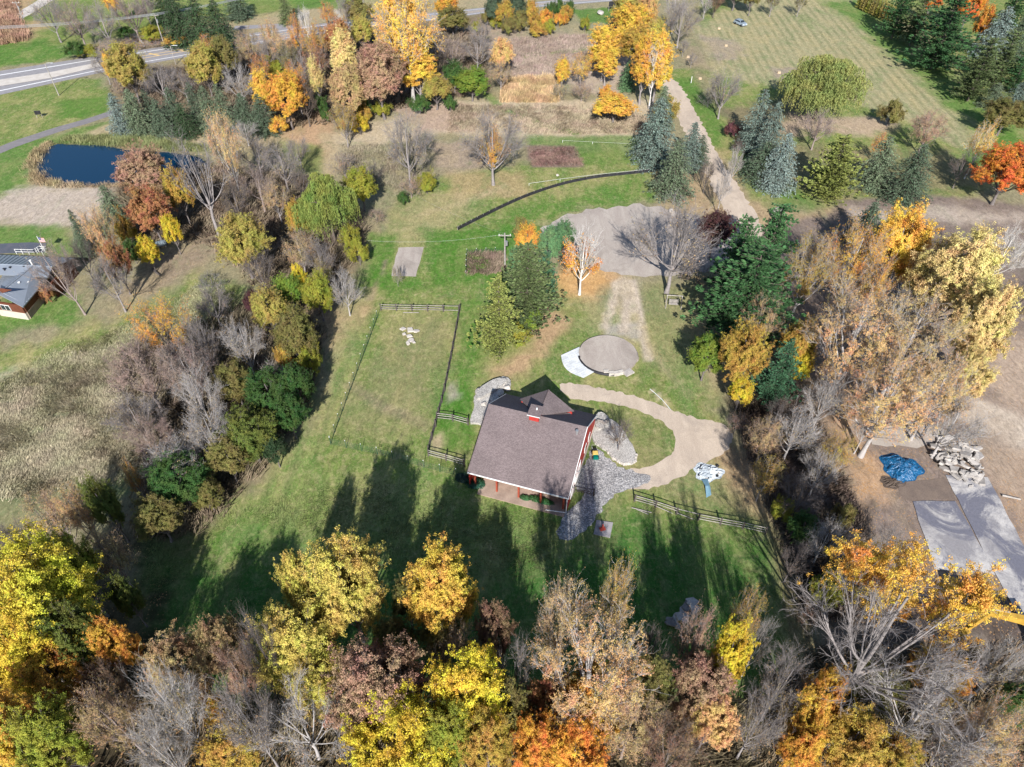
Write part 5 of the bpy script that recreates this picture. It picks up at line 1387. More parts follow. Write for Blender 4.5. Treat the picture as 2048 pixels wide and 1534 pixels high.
# flat stone heaps ---------------------------------------------------
def stone_slab(p, sx, sy, th_, rz, tilt, m, label, seed, name='stone_slab', group=None, cat='stone slab'):
    rs = random.Random(seed); n = rs.choice((4, 5, 5, 6)); pts = []
    for i in range(n):
        a = 2 * pi * (i + rs.uniform(-.25, .25)) / n; pts.append((cos(a) * sx * rs.uniform(.8, 1.15), sin(a) * sy * rs.uniform(.8, 1.15)))
    q = MB(); q.prism(pts, -th_ / 2, th_ / 2); o = q.build(name, m, bevel=min(.03, th_ * .2)); o.location = p; o.rotation_euler = (tilt[0], tilt[1], rz); return tag(o, label, cat, group)
for k, (px, py, a, b) in enumerate(((806,658,.9,.7),(820,660,1.2,1.0),(832,662,.7,.9),(819,672,1.0,.6),(822,680,.9,.8),(816,686,.9,.5),(827,684,.6,.5),(808,668,.6,.5))):
    stone_slab(P(px, py, .15 + .1 * (k % 2)), a * .62, b * .62, .22, k, (.08 * (k % 3), .05), M['rock'], 'flat pale stone slab in the heap inside the fenced paddock', 200 + k, group='stone heap in the paddock')
for k, (px, py, a, b) in enumerate(((1384,1203,1.0,.7),(1376,1213,1.0,.9),(1390,1217,.8,1.1),(1370,1222,1.2,.9),(1384,1230,.7,.8),(1360,1232,.9,.8),(1350,1240,1.0,.5),(1343,1246,.9,.6),(1372,1238,.8,.7),(1354,1250,.8,.5),(1338,1238,.7,.4),(1379,1206,.5,.5))):
    stone_slab(P(px, py, .2 + .2 * (k % 3)), a * .74, b * .74, .24, k * 1.3, (.15 * (k % 3 - 1), .1 * (k % 2)), M['rock_dark'] if k % 3 == 1 else M['rock'], 'flat stone slab in the heap on the shaded lawn', 230 + k, group='stone heap on the shaded lawn')
rs = random.Random(9)
HEAP = poly([(1862,880),(1885,868),(1920,872),(1950,890),(1965,930),(1968,965),(1940,975),(1920,970),(1900,948),(1880,935),(1860,905)])
hx = [p.x for p in HEAP]; hy = [p.y for p in HEAP]; hc = sum(HEAP, Vector()) / len(HEAP); k = 0
while k < 95:
    x, y = rs.uniform(min(hx), max(hx)), rs.uniform(min(hy), max(hy))
    if sd_poly(np.array([x]), np.array([y]), HEAP)[0] < 0: continue
    d = (Vector((x, y, 0)) - hc).length; z = max(.15, 1.3 - d * .28) * rs.uniform(.3, 1)
    big = k < 55
    L_, W_ = (rs.uniform(.7, 1.35), rs.uniform(.35, .65)) if big else (rs.uniform(.25, .5), rs.uniform(.15, .35))
    stone_slab(Vector((x, y, z)), L_, W_, rs.uniform(.25, .4) if big else .2, rs.uniform(0, 6.3), (rs.uniform(-.45, .45), rs.uniform(-.45, .45)), M['brokencon'], 'broken white concrete chunk in the large heap beside the blue tarp', 300 + k, name='concrete_chunk', group='broken concrete heap', cat='concrete chunk'); k += 1
# fences ---------------------------------------------------------------
def rail_fence(pts, nsec, label, h=1.25, rails=3, skip=(), name='split_rail_fence', m_post='darkwood', m_rail='oldwood', seed=1, droop=()):
    W_ = [P(*p) for p in pts]; seg = [(W_[i + 1] - W_[i]).length for i in range(len(W_) - 1)]; tot = sum(seg); rs = random.Random(seed)
    def at(f):
        d = f * tot
        for i, s in enumerate(seg):
            if d <= s or i == len(seg) - 1: return W_[i].lerp(W_[i + 1], min(1, d / s))
            d -= s
    root = empty(name, W_[0], 0, label, 'fence'); o0 = W_[0]
    ps = [at(k / nsec) - o0 for k in range(nsec + 1)]
    for p in ps:
        q = MB(); q.box((p.x, p.y, h / 2 + .08), (.16, .16, h + .16), rz=rs.random(), tilt=(rs.uniform(-.04, .04), rs.uniform(-.04, .04), 0)); q.build('post', M[m_post], root)
    for i in range(nsec):
        for r in range(rails):
            if (i, r) in skip: continue
            z = h * (.28 + .34 * r) if rails == 3 else h * (.4 + .45 * r); d = -.45 if (i, r) in droop else 0
            q = MB(); q.tube([ps[i] + Vector((0, 0, z + rs.uniform(-.04, .04))), ps[i].lerp(ps[i + 1], .5) + Vector((0, 0, z + d * .5)), ps[i + 1] + Vector((0, 0, z + d + rs.uniform(-.04, .04)))], .048, 5); q.build('rail', M[m_rail], root)
    return root
rail_fence([(762,621),(918,624)], 5, 'split rail fence along the top end of the paddock', skip=((4, 1),))
rail_fence([(920,622),(905,705),(888,790),(872,850),(857,905)], 13, 'long dark split rail fence down the right side of the paddock', m_rail='darkwood')
rail_fence([(874,838),(905,842),(936,850)], 2, 'short rail fence running to the rock bed left of the barn')
rail_fence([(857,912),(893,922),(928,932)], 2, 'short rail fence ending at the left eave of the barn', rails=3)
rail_fence([(1269,1003),(1311,1015),(1355,1030),(1397,1041),(1442,1050),(1486,1058),(1530,1068)], 6, 'sagging split rail fence right of the barn running to the hedge', droop=((1, 0), (2, 0)), skip=((2, 1),))
rail_fence([(1148,985),(1187,992)], 1, 'dark board gate beside the front right corner of the barn', name='board_gate', m_rail='darkwood', rails=3)
def wire_fence(pts, nsec, label, h=1.3, m='greenwire'):
    W_ = [P(*p) for p in pts]; seg = [(W_[i + 1] - W_[i]).length for i in range(len(W_) - 1)]; tot = sum(seg); root = empty('wire_fence', W_[0], 0, label, 'fence')
    def at(f):
        d = f * tot
        for i, s in enumerate(seg):
            if d <= s or i == len(seg) - 1: return W_[i].lerp(W_[i + 1], min(1, d / s))
            d -= s
    ps = [at(k / nsec) - W_[0] for k in range(nsec + 1)]
    q = MB()
    for i in range(nsec):
        for r in range(6): q.tube([ps[i] + Vector((0, 0, .12 + r * h / 6)), ps[i + 1] + Vector((0, 0, .12 + r * h / 6))], .009, 3)
        n_ = int((ps[i + 1] - ps[i]).length / .3)
        for j in range(n_):
            p = ps[i].lerp(ps[i + 1], j / n_); q.tube([p + Vector((0, 0, .1)), p + Vector((0, 0, h * .96))], .009, 3)
    q.build('wire_mesh', M[m], root)
    for p in ps:
        q = MB(); q.tube([p, p + Vector((0, 0, h + .1))], .035, 5); pp = q.build('post', M['greenwire'], root)
        q = MB(); q.tube([p + Vector((0, 0, h + .1)), p + Vector((0, 0, h + .2))], .05, 5); q.build('cap', M['white'], pp)
    return root
wire_fence([(755,636),(720,730),(690,810),(662,887)], 13, 'green wire fence down the left side of the paddock')
wire_fence([(662,889),(760,910),(840,933),(945,960)], 9, 'green wire fence along the bottom of the paddock')
wire_fence([(932,552),(933,508),(1010,504)], 8, 'low wire fence around the weedy garden bed', .9)
q = MB(); a_, b_ = P(1263, 1016), P(1303, 1026); q.tube([a_ + Vector((0, 0, .08)), b_ + Vector((0, 0, .08))], .07, 5); q.tube([a_ + Vector((.6, -.25, .07)), b_ + Vector((-.4, -.25, .07))], .06, 5)
tag(q.build('fallen_rail', M['oldwood']), 'pair of fallen fence rails lying below the sagging fence', 'rail')
q = MB(); a_, b_ = P(806, 626), P(838, 626); q.tube([a_ + Vector((0, 0, .08)), b_ + Vector((0, 0, .08))], .06, 5); tag(q.build('fallen_rail', M['oldwood']), 'fallen rail lying just inside the top paddock fence', 'rail')
# black silt fence
SF = sm(poly([(915,460),(960,437),(1010,412),(1060,390),(1120,370),(1180,357),(1240,350),(1310,343)]), 2, False)
q = MB()
for i in range(len(SF) - 1):
    a, b = SF[i], SF[i + 1]; d = (b - a).normalized(); n_ = Vector((-d.y, d.x, 0))
    q.add([a + n_ * .9 + Vector((0,0,.02)), b + n_ * .9 + Vector((0,0,.02)), b + Vector((0, 0, .62)), a + Vector((0, 0, .62)), a - n_ * .12 + Vector((0,0,.02)), b - n_ * .12 + Vector((0,0,.02))], [(0, 1, 2, 3), (3, 2, 5, 4)])
sfo = q.build('silt_fence', M['black']); tag(sfo, 'long curved black fabric silt fence across the lawn', 'silt fence')
for k in range(0, len(SF), 1):
    q = MB(); p = SF[k]; q.box((p.x, p.y, .42), (.05, .05, .85)); q.build('stake', M['oldwood'], sfo)
q = MB(); pts = [P(1058, 371), P(1120, 362), P(1200, 352), P(1300, 342)]; q.tube([p + Vector((0, 0, .45)) for p in pts], .022, 5)
pf = q.build('white_rail', M['white'])
tag(pf, 'thin white line strung behind the black silt fence', 'line')
for p in pts: q = MB(); q.box((p.x, p.y, .25), (.05, .05, .5)); q.build('stake', M['white'], pf)
q = MB(); pts = [P(1125, 285), P(1185, 288), P(1270, 292)]; q.tube([p + Vector((0, 0, .5)) for p in pts], .012, 5); o = q.build('white_rail', M['white']); tag(o, 'thin white line strung over the dry grass patch', 'line')
for p in pts: q = MB(); q.box((p.x, p.y, .25), (.06, .06, .5)); q.build('stake', M['white'], o)
# utility poles, lamps, wires ---------------------------------------------
def pole(base, top_py, label, kind='power', m='oldwood', r=.16):
    p = P(*base); d = p.y; up = 767 - top_py; yy = FPX * CT + up * ST; zz = -FPX * ST + up * CT; h = H + zz * d / yy
    root = empty('utility_pole' if kind == 'power' else 'street_lamp', p, 0, label, 'utility pole' if kind == 'power' else 'street lamp')
    q = MB(); q.tube([(0, 0, 0), (0, 0, h)], r, 8, r * .65); q.build('pole', M[m], root)
    if kind == 'power':
        q = MB(); q.box((0, 0, h - .5), (2.2, .12, .14)); ca = q.build('crossarm', M['oldwood'], root)
        for x in (-.95, 0, .95): q = MB(); q.tube([(x, 0, h - .43), (x, 0, h - .2)], .06, 6); q.build('insulator', M['white'], ca)
        q = MB(); q.tube([(.28, -.2, h - 2.3), (.28, -.2, h - 1.5)], .24, 10); q.build('transformer', M['metal'], root)
    else:
        q = MB(); q.tube([(0, 0, h - .1), (.5, 0, h + .1), (1.5, .1, h + .15)], .05, 6); q.build('arm', M['metal'], root)
        q = MB(); q.box((1.7, .1, h + .12), (.6, .25, .14), taper=.7); q.build('lamp_head', M['metal'], root)
    return root, h
poles = {}
poles['A'] = pole((328, 88), 27, 'tall utility pole with transformer on the far side of the highway')
poles['D'] = pole((361, 36), 14, 'pale slim utility pole in front of the dark spruces')
poles['E'] = pole((47, 40), 2, 'dark utility pole beside the gravel road in the top left corner')
pole((118, 191), 127, 'street lamp in the grass between the highway and the narrow path', 'lamp', r=.13)
pole((352, 129), 92, 'street lamp on the highway verge right of the olive yellow tree', 'lamp', r=.11)
poles['C'] = pole((1010, 531), 466, 'utility pole beside the weedy garden bed')
poles['T'] = pole((777, 14), -10, 'utility pole at the top edge beside the golden cottonwood')
q = MB(); p = P(731, 34)
for dx in (-1.0, 1.0): q.tube([p + Vector((dx, 0, 0)), p + Vector((0, 0, 5.2))], .09, 6)
q.tube([p + Vector((-.5, 0, 2.6)), p + Vector((.5, 0, 2.6))], .06, 5); tag(q.build('pole_frame', M['oldwood']), 'narrow A shaped timber frame across the highway', 'frame')
def cable(a, b, sag, label, r=.022, n=14, dz=0):
    q = MB(); pts = []
    for i in range(n + 1):
        f = i / n; p = a.lerp(b, f); p.z -= sag * 4 * f * (1 - f); pts.append(p)
    q.tube(pts, r, 4); return tag(q.build('power_line', M['metal']), label, 'wire')
hA = poles['A'][1]; pA = P(328, 88)
pL = P(-120, 132); pR = P(640, 40)
for k, dy in enumerate((-.95, 0, .95)):
    lab = ('nearer', 'middle', 'farther')[k]
    cable(pA + Vector((0, dy, hA - .2)), pL + Vector((0, dy, 9.5)), 1.0, lab + ' overhead wire from the tall pole towards the left edge', .05)
    cable(pA + Vector((0, dy, hA - .2)), pR + Vector((0, dy + 6, 10.5)), 1.0, lab + ' overhead wire from the tall pole towards the right', .05)
hC = poles['C'][1]; pC = P(1010, 531)
for k, e_ in enumerate(((745, 540), (790, 420))):
    q_ = P(*e_) + Vector((0, 0, 6.0)); cable(pC + Vector((0, 0, hC - .2)), q_, .8, ('lower', 'upper')[k] + ' thin wire from the garden pole over the mown lawn to the woods', .008)
# round pad with boarded apron -----------------------------------------
pc = P(1216, 711)
Rp = (P(1274, 711) - P(1158, 711)).length / 2
pad = empty('round_pad', pc, 0, 'round gravel filled pad with a white boarded apron and stone rim', 'gravel pad')
rp = random.Random(3); circ = [(Rp * (1 + rp.uniform(-.02, .02)) * cos(a), Rp * .98 * sin(a)) for a in [2 * pi * k / 48 for k in range(48)]]
q = MB(); n = 48; Ro = [(c[0] * 1.0, c[1] * 1.0, .4) for c in circ]; Rb_ = [(c[0] * (1.06 if c[1] > -.3 * Rp else 1.005), c[1] * (1.06 if c[1] > -.3 * Rp else 1.005), 0) for c in circ]
q.add(Ro + Rb_, [tuple(range(n))] + [(n + i, n + (i + 1) % n, (i + 1) % n, i) for i in range(n)]); q.build('gravel_fill', M['dirt_pad'], pad)
q = MB(); rim_shade = [(1.015 * Rp * cos(a), 1.0 * Rp * sin(a)) for a in [radians(x) for x in range(186, 312, 6)]]
q.tube([(x, y, .18) for x, y in rim_shade], .25, 6); q.build('rim', M['black'], pad)  # black band along the near edge, painted in as the rim's shadow
# apron boards: parallel planks clipped by the pad rim and an outer arc
A0, A1 = P(1122, 712), P(1168, 757); A2 = P(1205, 738); A3 = P(1158, 697)
mb = MB(); ax = (A3 - A0); bx_ = (A1 - A0)
dpl = (A2 - A1).normalized(); npl = Vector((dpl.y, -dpl.x, 0)); nb = 13
L0 = (A3 - A1).dot(npl)
top_edge = A3; 
for k in range(nb):
    f0, f1 = k / nb, (k + .86) / nb
    def edge(f):
        s = A0.lerp(A1, f); bul = sin(pi * f) * .9; s = s - dpl * 0 + (A0 - A3).normalized() * bul * .6 + (A1 - A2).normalized() * bul * .6
        e = A3.lerp(A2, f); bul2 = sin(pi * f) * .75; e = e - Vector((.55, .85, 0)) * bul2
        return s, e
    s0, e0 = edge(f0); s1, e1 = edge(f1); zo, zi = .16, .34
    loc = lambda p, z: (p.x - pc.x, p.y - pc.y, z + .01 * (k % 2))
    q = MB(); q.slab([Vector(loc(s0, zo)), Vector(loc(s1, zo)), Vector(loc(e1, zi)), Vector(loc(e0, zi))], .07); q.build('board', M['plank'], pad)
for k, (px, py) in enumerate(((1212,747),(1222,750),(1232,750),(1241,748))):
    q = MB(); p = P(px, py) - pc; q.box((p.x, p.y, .3), (.75, .6, .55), rz=.1 * k); q.build('rim_block', M['rock'], pad)
q = MB(); p = P(1256, 748) - pc; q.box((p.x, p.y, .32), (1.5, 1.1, .2), rz=.6); q.build('stone_step', M['rock'], pad)
# porch items, carts, pads
p = P(1190, 912)
ct = empty('garden_cart', p, .05, 'green and yellow cart with a black front on the cobbles beside the barn', 'cart')
q = MB(); q.box((0, -.5, .35), (.72, .5, .45), taper=.85); q.build('bin', mat('green_teal_plastic', (.0, .14, .11), None, 2, .4, .05, 5), ct)
q = MB(); q.box((0, .05, .45), (.74, .58, .5), taper=.9); q.build('hopper', mat('yellow_plastic', (.75, .55, .16), None, 2, .4, .05, 5), ct)
q = MB(); q.box((0, .6, .42), (.7, .45, .5), taper=.8); q.build('engine_cover', M['black'], ct)
for sx in (-.4, .4):
    for yy in (-.5, .45):
        q = MB(); q.tube([(sx - .06, yy, .2), (sx + .06, yy, .2)], .2, 12); q.build('wheel', M['black'], ct)
q = MB(); q.tube([(-.3, .8, .5), (-.35, 1.2, .85), (.35, 1.2, .85), (.3, .8, .5)], .025, 5); q.build('handle', M['metal'], ct)
pp = poly([(1193,1041),(1226,1046),(1220,1076),(1187,1069)]); q = MB(); q.prism([(a.x, a.y) for a in pp], -.05, .12)
tag(q.build('concrete_pad', mat('pad_concrete', (.30, .28, .29), (.22, .205, .21), 1, .9, .1, 8)), 'small square concrete pad on the lawn below the cobble path', 'concrete pad')
p = P(1205, 1058, .12); wp_ = empty('water_pump', p, .3, 'red and black hand water pump on the small concrete pad', 'water pump')
q = MB(); q.box((0, 0, .06), (.7, .5, .1)); q.build('base', mat('faded_red_metal', (.42, .07, .05), None, 2, .5, .1, 5), wp_)
q = MB(); q.tube([(0, 0, .1), (0, 0, .9)], .11, 10, .09); q.tube([(0, 0, .7), (0, -.35, .62)], .05, 8); q.build('body', mat('faded_red_metal', (.42, .07, .05), None, 2, .5, .1, 5), wp_)
q = MB(); q.tube([(0, .05, .85), (0, .3, 1.05), (0, .8, .75)], .035, 6); q.build('handle', M['black'], wp_)
q = MB(); q.tube([(.2, .3, .06), (.2, .3, .45)], .16, 10); q.build('bucket', M['metal'], wp_)
# swing bench, rope swing
p = P(1346, 612); sw = empty('swing_bench', p, -.12, 'wooden swing bench hung in an A frame on the lawn', 'swing bench'); wd = .0
for sx in (-1.25, 1.25):
    for yy in (-.8, .8): q = MB(); q.tube([(sx, yy, 0), (sx * .95, 0, 2.1)], .06, 6); q.build('leg', M['oldwood'], sw)
q = MB(); q.tube([(-1.3, 0, 2.12), (1.3, 0, 2.12)], .07, 6); q.build('crossbeam', M['oldwood'], sw)
q = MB()
for k in range(4): q.box((0, -.25 + k * .14, .5), (1.5, .11, .04))
q.build('seat', M['oldwood'], sw)
q = MB()
for k in range(4): q.box((0, .26 + k * .03, .62 + k * .14), (1.5, .03, .1))
q.build('backrest', M['oldwood'], sw)
for sx in (-.72, .72): q = MB(); q.tube([(sx, 0, .5), (sx, 0, 2.1)], .015, 4); q.build('chain', M['metal'], sw)
p = P(1336, 573); rsw = empty('rope_swing', p, 0, 'small board swing on two ropes beneath the broad bare oak', 'swing')
q = MB(); q.box((0, 0, .5), (.7, .25, .05)); q.build('seat', M['oldwood'], rsw)
for sx in (-.3, .3): q = MB(); q.tube([(sx, 0, .5), (sx * .9, 0, 5.6)], .018, 4); q.build('rope', M['white'], rsw)
# tarps -----------------------------------------------------------------
def crumple(name, px, py, rx, ry, h, m, label, seed, folds=16, cat='tarp', rz=0):
    rs = random.Random(seed); bm = bmesh.new(); nr, na = 26, 96; rings = []
    ph = [rs.uniform(0, 6.28) for _ in range(5)]
    for i in range(nr + 1):
        f = i / nr; ring = []
        for j in range(na):
            a = 2 * pi * j / na; o_ = 1 + .12 * sin(3 * a + ph[0]) + .07 * sin(7 * a + ph[1])
            from mathutils import noise as mn
            xx, yy = f * cos(a), f * sin(a); crs = (abs(mn.noise(Vector((xx * 3.2 + seed, yy * 3.2, 0)))) * .55 + abs(mn.noise(Vector((xx * 7 + seed, yy * 7, 3)))) * .3) * min(1, f * 3)
            fold = crs * -.9 + (sin(folds * a + ph[2] + 1.2 * sin(2 * a)) * .5 + sin((folds + 9) * a + ph[3]) * .3 + rs.uniform(-.2, .2)) * .035 * f * (1.15 - f) * 3
            z = h * (1 - f ** 2.2) * (1 + .12 * sin(2 * a + ph[4]) * f) + fold * .8 + rs.uniform(-.03, .03)
            ring.append(bm.verts.new((rx * f * o_ * cos(a), ry * f * o_ * sin(a), max(z, .02 + .05 * rs.random() * (f > .9)))))
            if i == 0: break
        rings.append(ring)
    for j in range(na): bm.faces.new((rings[0][0], rings[1][j], rings[1][(j + 1) % na]))
    for i in range(1, nr):
        for j in range(na): bm.faces.new((rings[i][j], rings[i + 1][j], rings[i + 1][(j + 1) % na], rings[i][(j + 1) % na]))
    me = bpy.data.meshes.new(name); bm.to_mesh(me); bm.free(); me.materials.append(m); o = new_obj(name, me); o.location = P(px, py); o.rotation_euler = (0, 0, rz); return tag(o, label, cat)
M['bluetarp'] = mat('blue_tarp', (.005, .09, .21), (.003, .06, .15), 1.5, .38, .12, 10, bmp=.5, bdist=.08, spec=.5)
M['paletarp'] = mat('pale_tarp', (.55, .58, .60), (.25, .29, .33), 1.3, .6, .2, 5, bmp=.5)
crumple('tarp_mound', 1802, 936, 2.55, 2.35, 1.0, M['bluetarp'], 'crumpled bright blue tarpaulin over a mound on the bare soil', 3)
crumple('ash_heap', 1416, 945, 1.9, 1.5, .55, M['paletarp'], 'whitish heap of ash and crumpled plastic beside the footpath', 4, 21, 'debris heap')
a, b = P(1409, 962), P(1414, 992)
q = MB(); q.add([a + Vector((-.4, 0, .25)), a + Vector((.35, .1, .35)), b + Vector((.55, .1, .1)), b + Vector((-.15, -.3, .05)), (a + b) / 2 + Vector((-.15, 0, .5)), (a + b) / 2 + Vector((.5, 0, .35)), (a + b) / 2 + Vector((.15, 0, .55))],
                [(0, 4, 6), (0, 6, 1), (1, 6, 5), (4, 3, 6), (6, 3, 2), (6, 2, 5)]); tag(q.build('tarp_strip', mat('grey_blue_tarp', (.16, .27, .34), (.11, .2, .26), 2, .5, .1, 8)), 'torn strip of grey blue tarp trailing from the whitish heap', 'tarp')
crumple('soil_heap', 1785, 965, 1.6, 1.0, .35, mat('dark_soil', (.10, .075, .06)), 'low heap of dark soil below the blue tarp', 8, 9, 'soil heap')
for k in range(14):
    boulder(1397 + RNG.uniform(0, 42), 928 + RNG.uniform(0, 30), RNG.uniform(.1, .28), .35, M['black'] if k % 3 else M['rock'], 'charred lump on the whitish heap', 400 + k, name='charred_lump', group='lumps on the whitish heap', cat='debris')
# car ---------------------------------------------------------------------
p = P(1480, 50); car = empty('parked_car', p, radians(-62), 'silver blue hatchback parked in the far striped field', 'car')
M['carpaint'] = mat('silver_blue_paint', (.35, .42, .50), (.33, .40, .48), 1, .3, .03, 5, metal=.4, bmp=0, spec=.5)
prof = [(-2.1,.35),(-2.12,.8),(-1.95,1.0),(-1.55,1.42),(-.4,1.5),(.35,1.42),(1.0,1.0),(1.85,.85),(2.12,.62),(2.1,.35)]
def carbody(q, w0):
    n = len(prof); vs = []
    for s in (-1, 1):
        for x, z in prof:
            ww = w0 * (1 - .28 * max(0, (z - .95)) / .55); vs.append((x, s * ww, z))
    q.add(vs, [tuple(range(n)), tuple(range(n, 2 * n))[::-1]] + [(i, n + i, n + (i + 1) % n, (i + 1) % n) for i in range(n)])
q = MB(); carbody(q, .88); q.build('body', M['carpaint'], car)
q = MB(); q.add([(.42,-.6,1.44),(.42,.6,1.44),(1.02,.74,1.03),(1.02,-.74,1.03)], [(0,1,2,3)]); q.build('windscreen', M['glass'], car)
q = MB(); q.add([(-1.58,-.6,1.45),(-1.58,.6,1.45),(-1.98,.74,1.03),(-1.98,-.74,1.03)], [(3,2,1,0)]); q.build('rear_window', M['glass'], car)
for s in (-1, 1):
    q = MB(); q.add([(-1.5,s*.70,1.36),(.3,s*.70,1.36),(.85,s*.88,1.04),(-1.8,s*.88,1.04)], [(0,1,2,3)]); q.build('side_window', M['glass'], car)
    q = MB(); q.box((2.08, s * .62, .7), (.1, .35, .16)); q.build('headlight', M['white'], car)
    for x in (-1.3, 1.35): q = MB(); q.tube([(x, s * .72, .33), (x, s * .92, .33)], .33, 14); q.build('wheel', M['black'], car)
# small signs and posts
for (px, py, lb) in ((80, 236, 'small black signboard on posts in the grass left of the pond'), (1223, 22, 'small black signboard at the end of the mown verge by the highway')):
    p = P(px, py); sg = empty('signboard', p, .2, lb, 'signboard'); s_ = 1.0 if py > 100 else 1.6
    q = MB(); q.box((0, 0, 1.3 * s_), (1.3 * s_, .1, .9 * s_)); q.build('panel', M['black'], sg)
    for sx in (-.6, .6): q = MB(); q.box((sx * s_, .09, .9 * s_), (.09, .09, 1.8 * s_)); q.build('post', M['oldwood'], sg)
boulder(1200, 28, 1.2, 1.2, M['rock'], 'white rock on the mown verge near the highway', 41, sx=1.6)
p = P(1382, 166); q = MB(); q.tube([p, p + Vector((0, 0, 1.5))], .08, 6); q.tube([p + Vector((0,0,1.5)), p + Vector((0,0,1.62))], .11, 6); tag(q.build('marker_post', M['white']), 'white marker post on the green verge of the driveway', 'post')
a, b = P(2003, 992), P(2040, 1000); q = MB(); q.tube([a + Vector((0, 0, .15)), b + Vector((0, 0, .15))], .14, 8, .1); tag(q.build('log', M['oldwood']), 'grey log on the leaf litter at the right edge', 'log')
a, b = P(305, 540), P(320, 552); q = MB(); q.tube([a + Vector((0, 0, .2)), b + Vector((0, 0, .2))], .2, 8, .15); tag(q.build('log', M['darkwood']), 'brown log lying on the slope by the yellow tree', 'log')
p = P(325, 494); tk = empty('storage_tank', p, .5, 'small grey blue tank in the shade of the left woods', 'tank')
q = MB(); q.tube([(-.9, 0, .75), (.9, 0, .75)], .55, 14); q.build('body', mat('grey_blue_tank', (.16, .2, .23), None, 2, .5, .1, 6), tk)
for sx in (-.6, .6): q = MB(); q.box((sx, 0, .15), (.15, .8, .3)); q.build('cradle', M['oldwood'], tk)
p = P(1300, 778); q = MB(); q.tube([p, P(1310, 786) , P(1325, 800), P(1342, 820)], .05, 4)
for v_ in range(3): pass
tag(q.build('hose', M['plank']), 'pale hose lying in the grass above the footpath', 'hose')
# stumps and chip piles in the far field
for k, (px, py) in enumerate(((1438, 58), (1452, 92), (1558, 146), (1376, 115), (1400, 158))):
    p = P(px, py); q = MB(); q.tube([p, p + Vector((0, 0, .4))], .5, 12, .42); q.build
    tag(q.build('tree_stump', mat('fresh_cut_wood', (.55, .42, .28), None, 2, .8, .1, 8)), ('fresh cut stump nearest the parked car', 'fresh cut stump in the middle of the field patch', 'fresh cut stump left of the huge willow', 'fresh cut stump near the small bare sapling', 'fresh cut stump by the white marker post')[k], 'stump')
# excavator -----------------------------------------------------------------
M['digger'] = mat('digger_yellow', (.46, .28, .05), (.34, .20, .03), 1.2, .5, .1, 6, bmp=0)
tipz = 4.3
ex = empty('excavator', P(2120, 1325), 0, 'yellow excavator reaching in from the right edge', 'excavator'); eo = P(2120, 1325)
def LP_(px, py, z): return P(px, py, z) - eo
def beam(q, pts, w_, hs):
    """box section beam along pts with heights hs"""
    vs = []
    for i, p in enumerate(pts):
        d = (pts[min(i + 1, len(pts) - 1)] - pts[max(i - 1, 0)]).normalized(); s = Vector((-d.y, d.x, 0)).normalized(); up_ = s.cross(d) * -1; up_ = up_ if up_.z > 0 else -up_
        for a_, b_ in ((-1, -1), (1, -1), (1, 1), (-1, 1)): vs.append(p + s * (w_ * a_ / 2) + up_ * (hs[i] * b_ / 2))
    n = len(pts); fs = [(0, 1, 2, 3), (4 * n - 1, 4 * n - 2, 4 * n - 3, 4 * n - 4)]
    for i in range(n - 1):
        for k in range(4): fs.append((4 * i + k, 4 * i + (k + 1) % 4, 4 * i + 4 + (k + 1) % 4, 4 * i + 4 + k))
    q.add(vs, fs)
q = MB(); beam(q, [LP_(2095, 1262, 2.2), LP_(2048, 1240, 4.2), LP_(1976, 1224, 4.9)], .55, [.6, .95, .5]); q.build('boom', M['digger'], ex)
q = MB(); beam(q, [LP_(1984, 1222, 4.9), LP_(1958, 1240, 3.2), LP_(1935, 1256, 1.4)], .42, [.7, .6, .35]); q.build('stick', M['digger'], ex)
q = MB(); c = LP_(1928, 1262, .7); q.box((c.x, c.y, c.z), (1.0, .9, .9), rz=.4, tilt=(.4, .3, 0), taper=.75); bk_ = q.build('bucket', M['digger'], ex)
for k in range(4): q = MB(); q.box((c.x - .45 + k * .3, c.y - .4, c.z - .5), (.1, .3, .1)); q.build('tooth', M['metal'], bk_)
q = MB(); q.tube([LP_(1985, 1218, 5.3), LP_(2020, 1224, 5.1)], .1, 8); q.tube([LP_(2060, 1270, 2.0), LP_(2048, 1246, 3.6)], .12, 8); q.build('hydraulic_cylinder', M['metal'], ex)
c = LP_(2120, 1300, 1.9); q = MB(); q.box((c.x, c.y, c.z), (3.2, 2.8, 1.5), taper=.94); q.build('body', M['digger'], ex)
q = MB(); q.box((c.x - .9, c.y + .8, c.z + 1.3), (1.3, 1.1, 1.3), taper=.9); q.build('cab', M['glass'], ex)
for s in (-1.2, 1.2): q = MB(); q.box((c.x, c.y + s, .45), (4.0, .6, .9), taper=.85); q.build('track', M['black'], ex)
# house -----------------------------------------------------------------------
M['tin'] = None
def tin():
    m, t, b = nodes('standing_seam_roof'); v = objcoord(t)
    f = ramp(t, noise(t, .6, 3, .6, v), .3, .7, .93, 1.07)
    t.links.new(scalec(t, (.25, .28, .325), f), b.inputs['Base Color']); b.inputs['Roughness'].default_value = .42; b.inputs['Metallic'].default_value = .35
    return m
M['tin'] = tin(); M['seam'] = mat('roof_seam', (.15, .17, .205), None, 2, .45, .05, 5, metal=.3, bmp=0)
M['woodside'] = mat('brown_wood_siding', (.13, .045, .026), (.10, .035, .02), 1.5, .7, .15, 9)
M['cream'] = mat('cream_masonry', (.48, .42, .36), (.42, .37, .31), 1.5, .8, .08, 9)
ZE, ZR = 3.0, 5.0
E1, E2 = P(46, 614, ZE), P(86, 566, ZE); J = P(66, 532, ZR); R1, R2 = P(14, 510, ZE), P(150, 516, ZE)
hs = empty('house', P(20, 600), 0, 'low house with a blue grey metal roof at the left edge', 'house'); ho = P(20, 600)
dW = (E1 - E2).normalized(); nW = Vector((-dW.y, dW.x, 0)); nW = nW if nW.x > 0 else -nW      # to the outside (right)
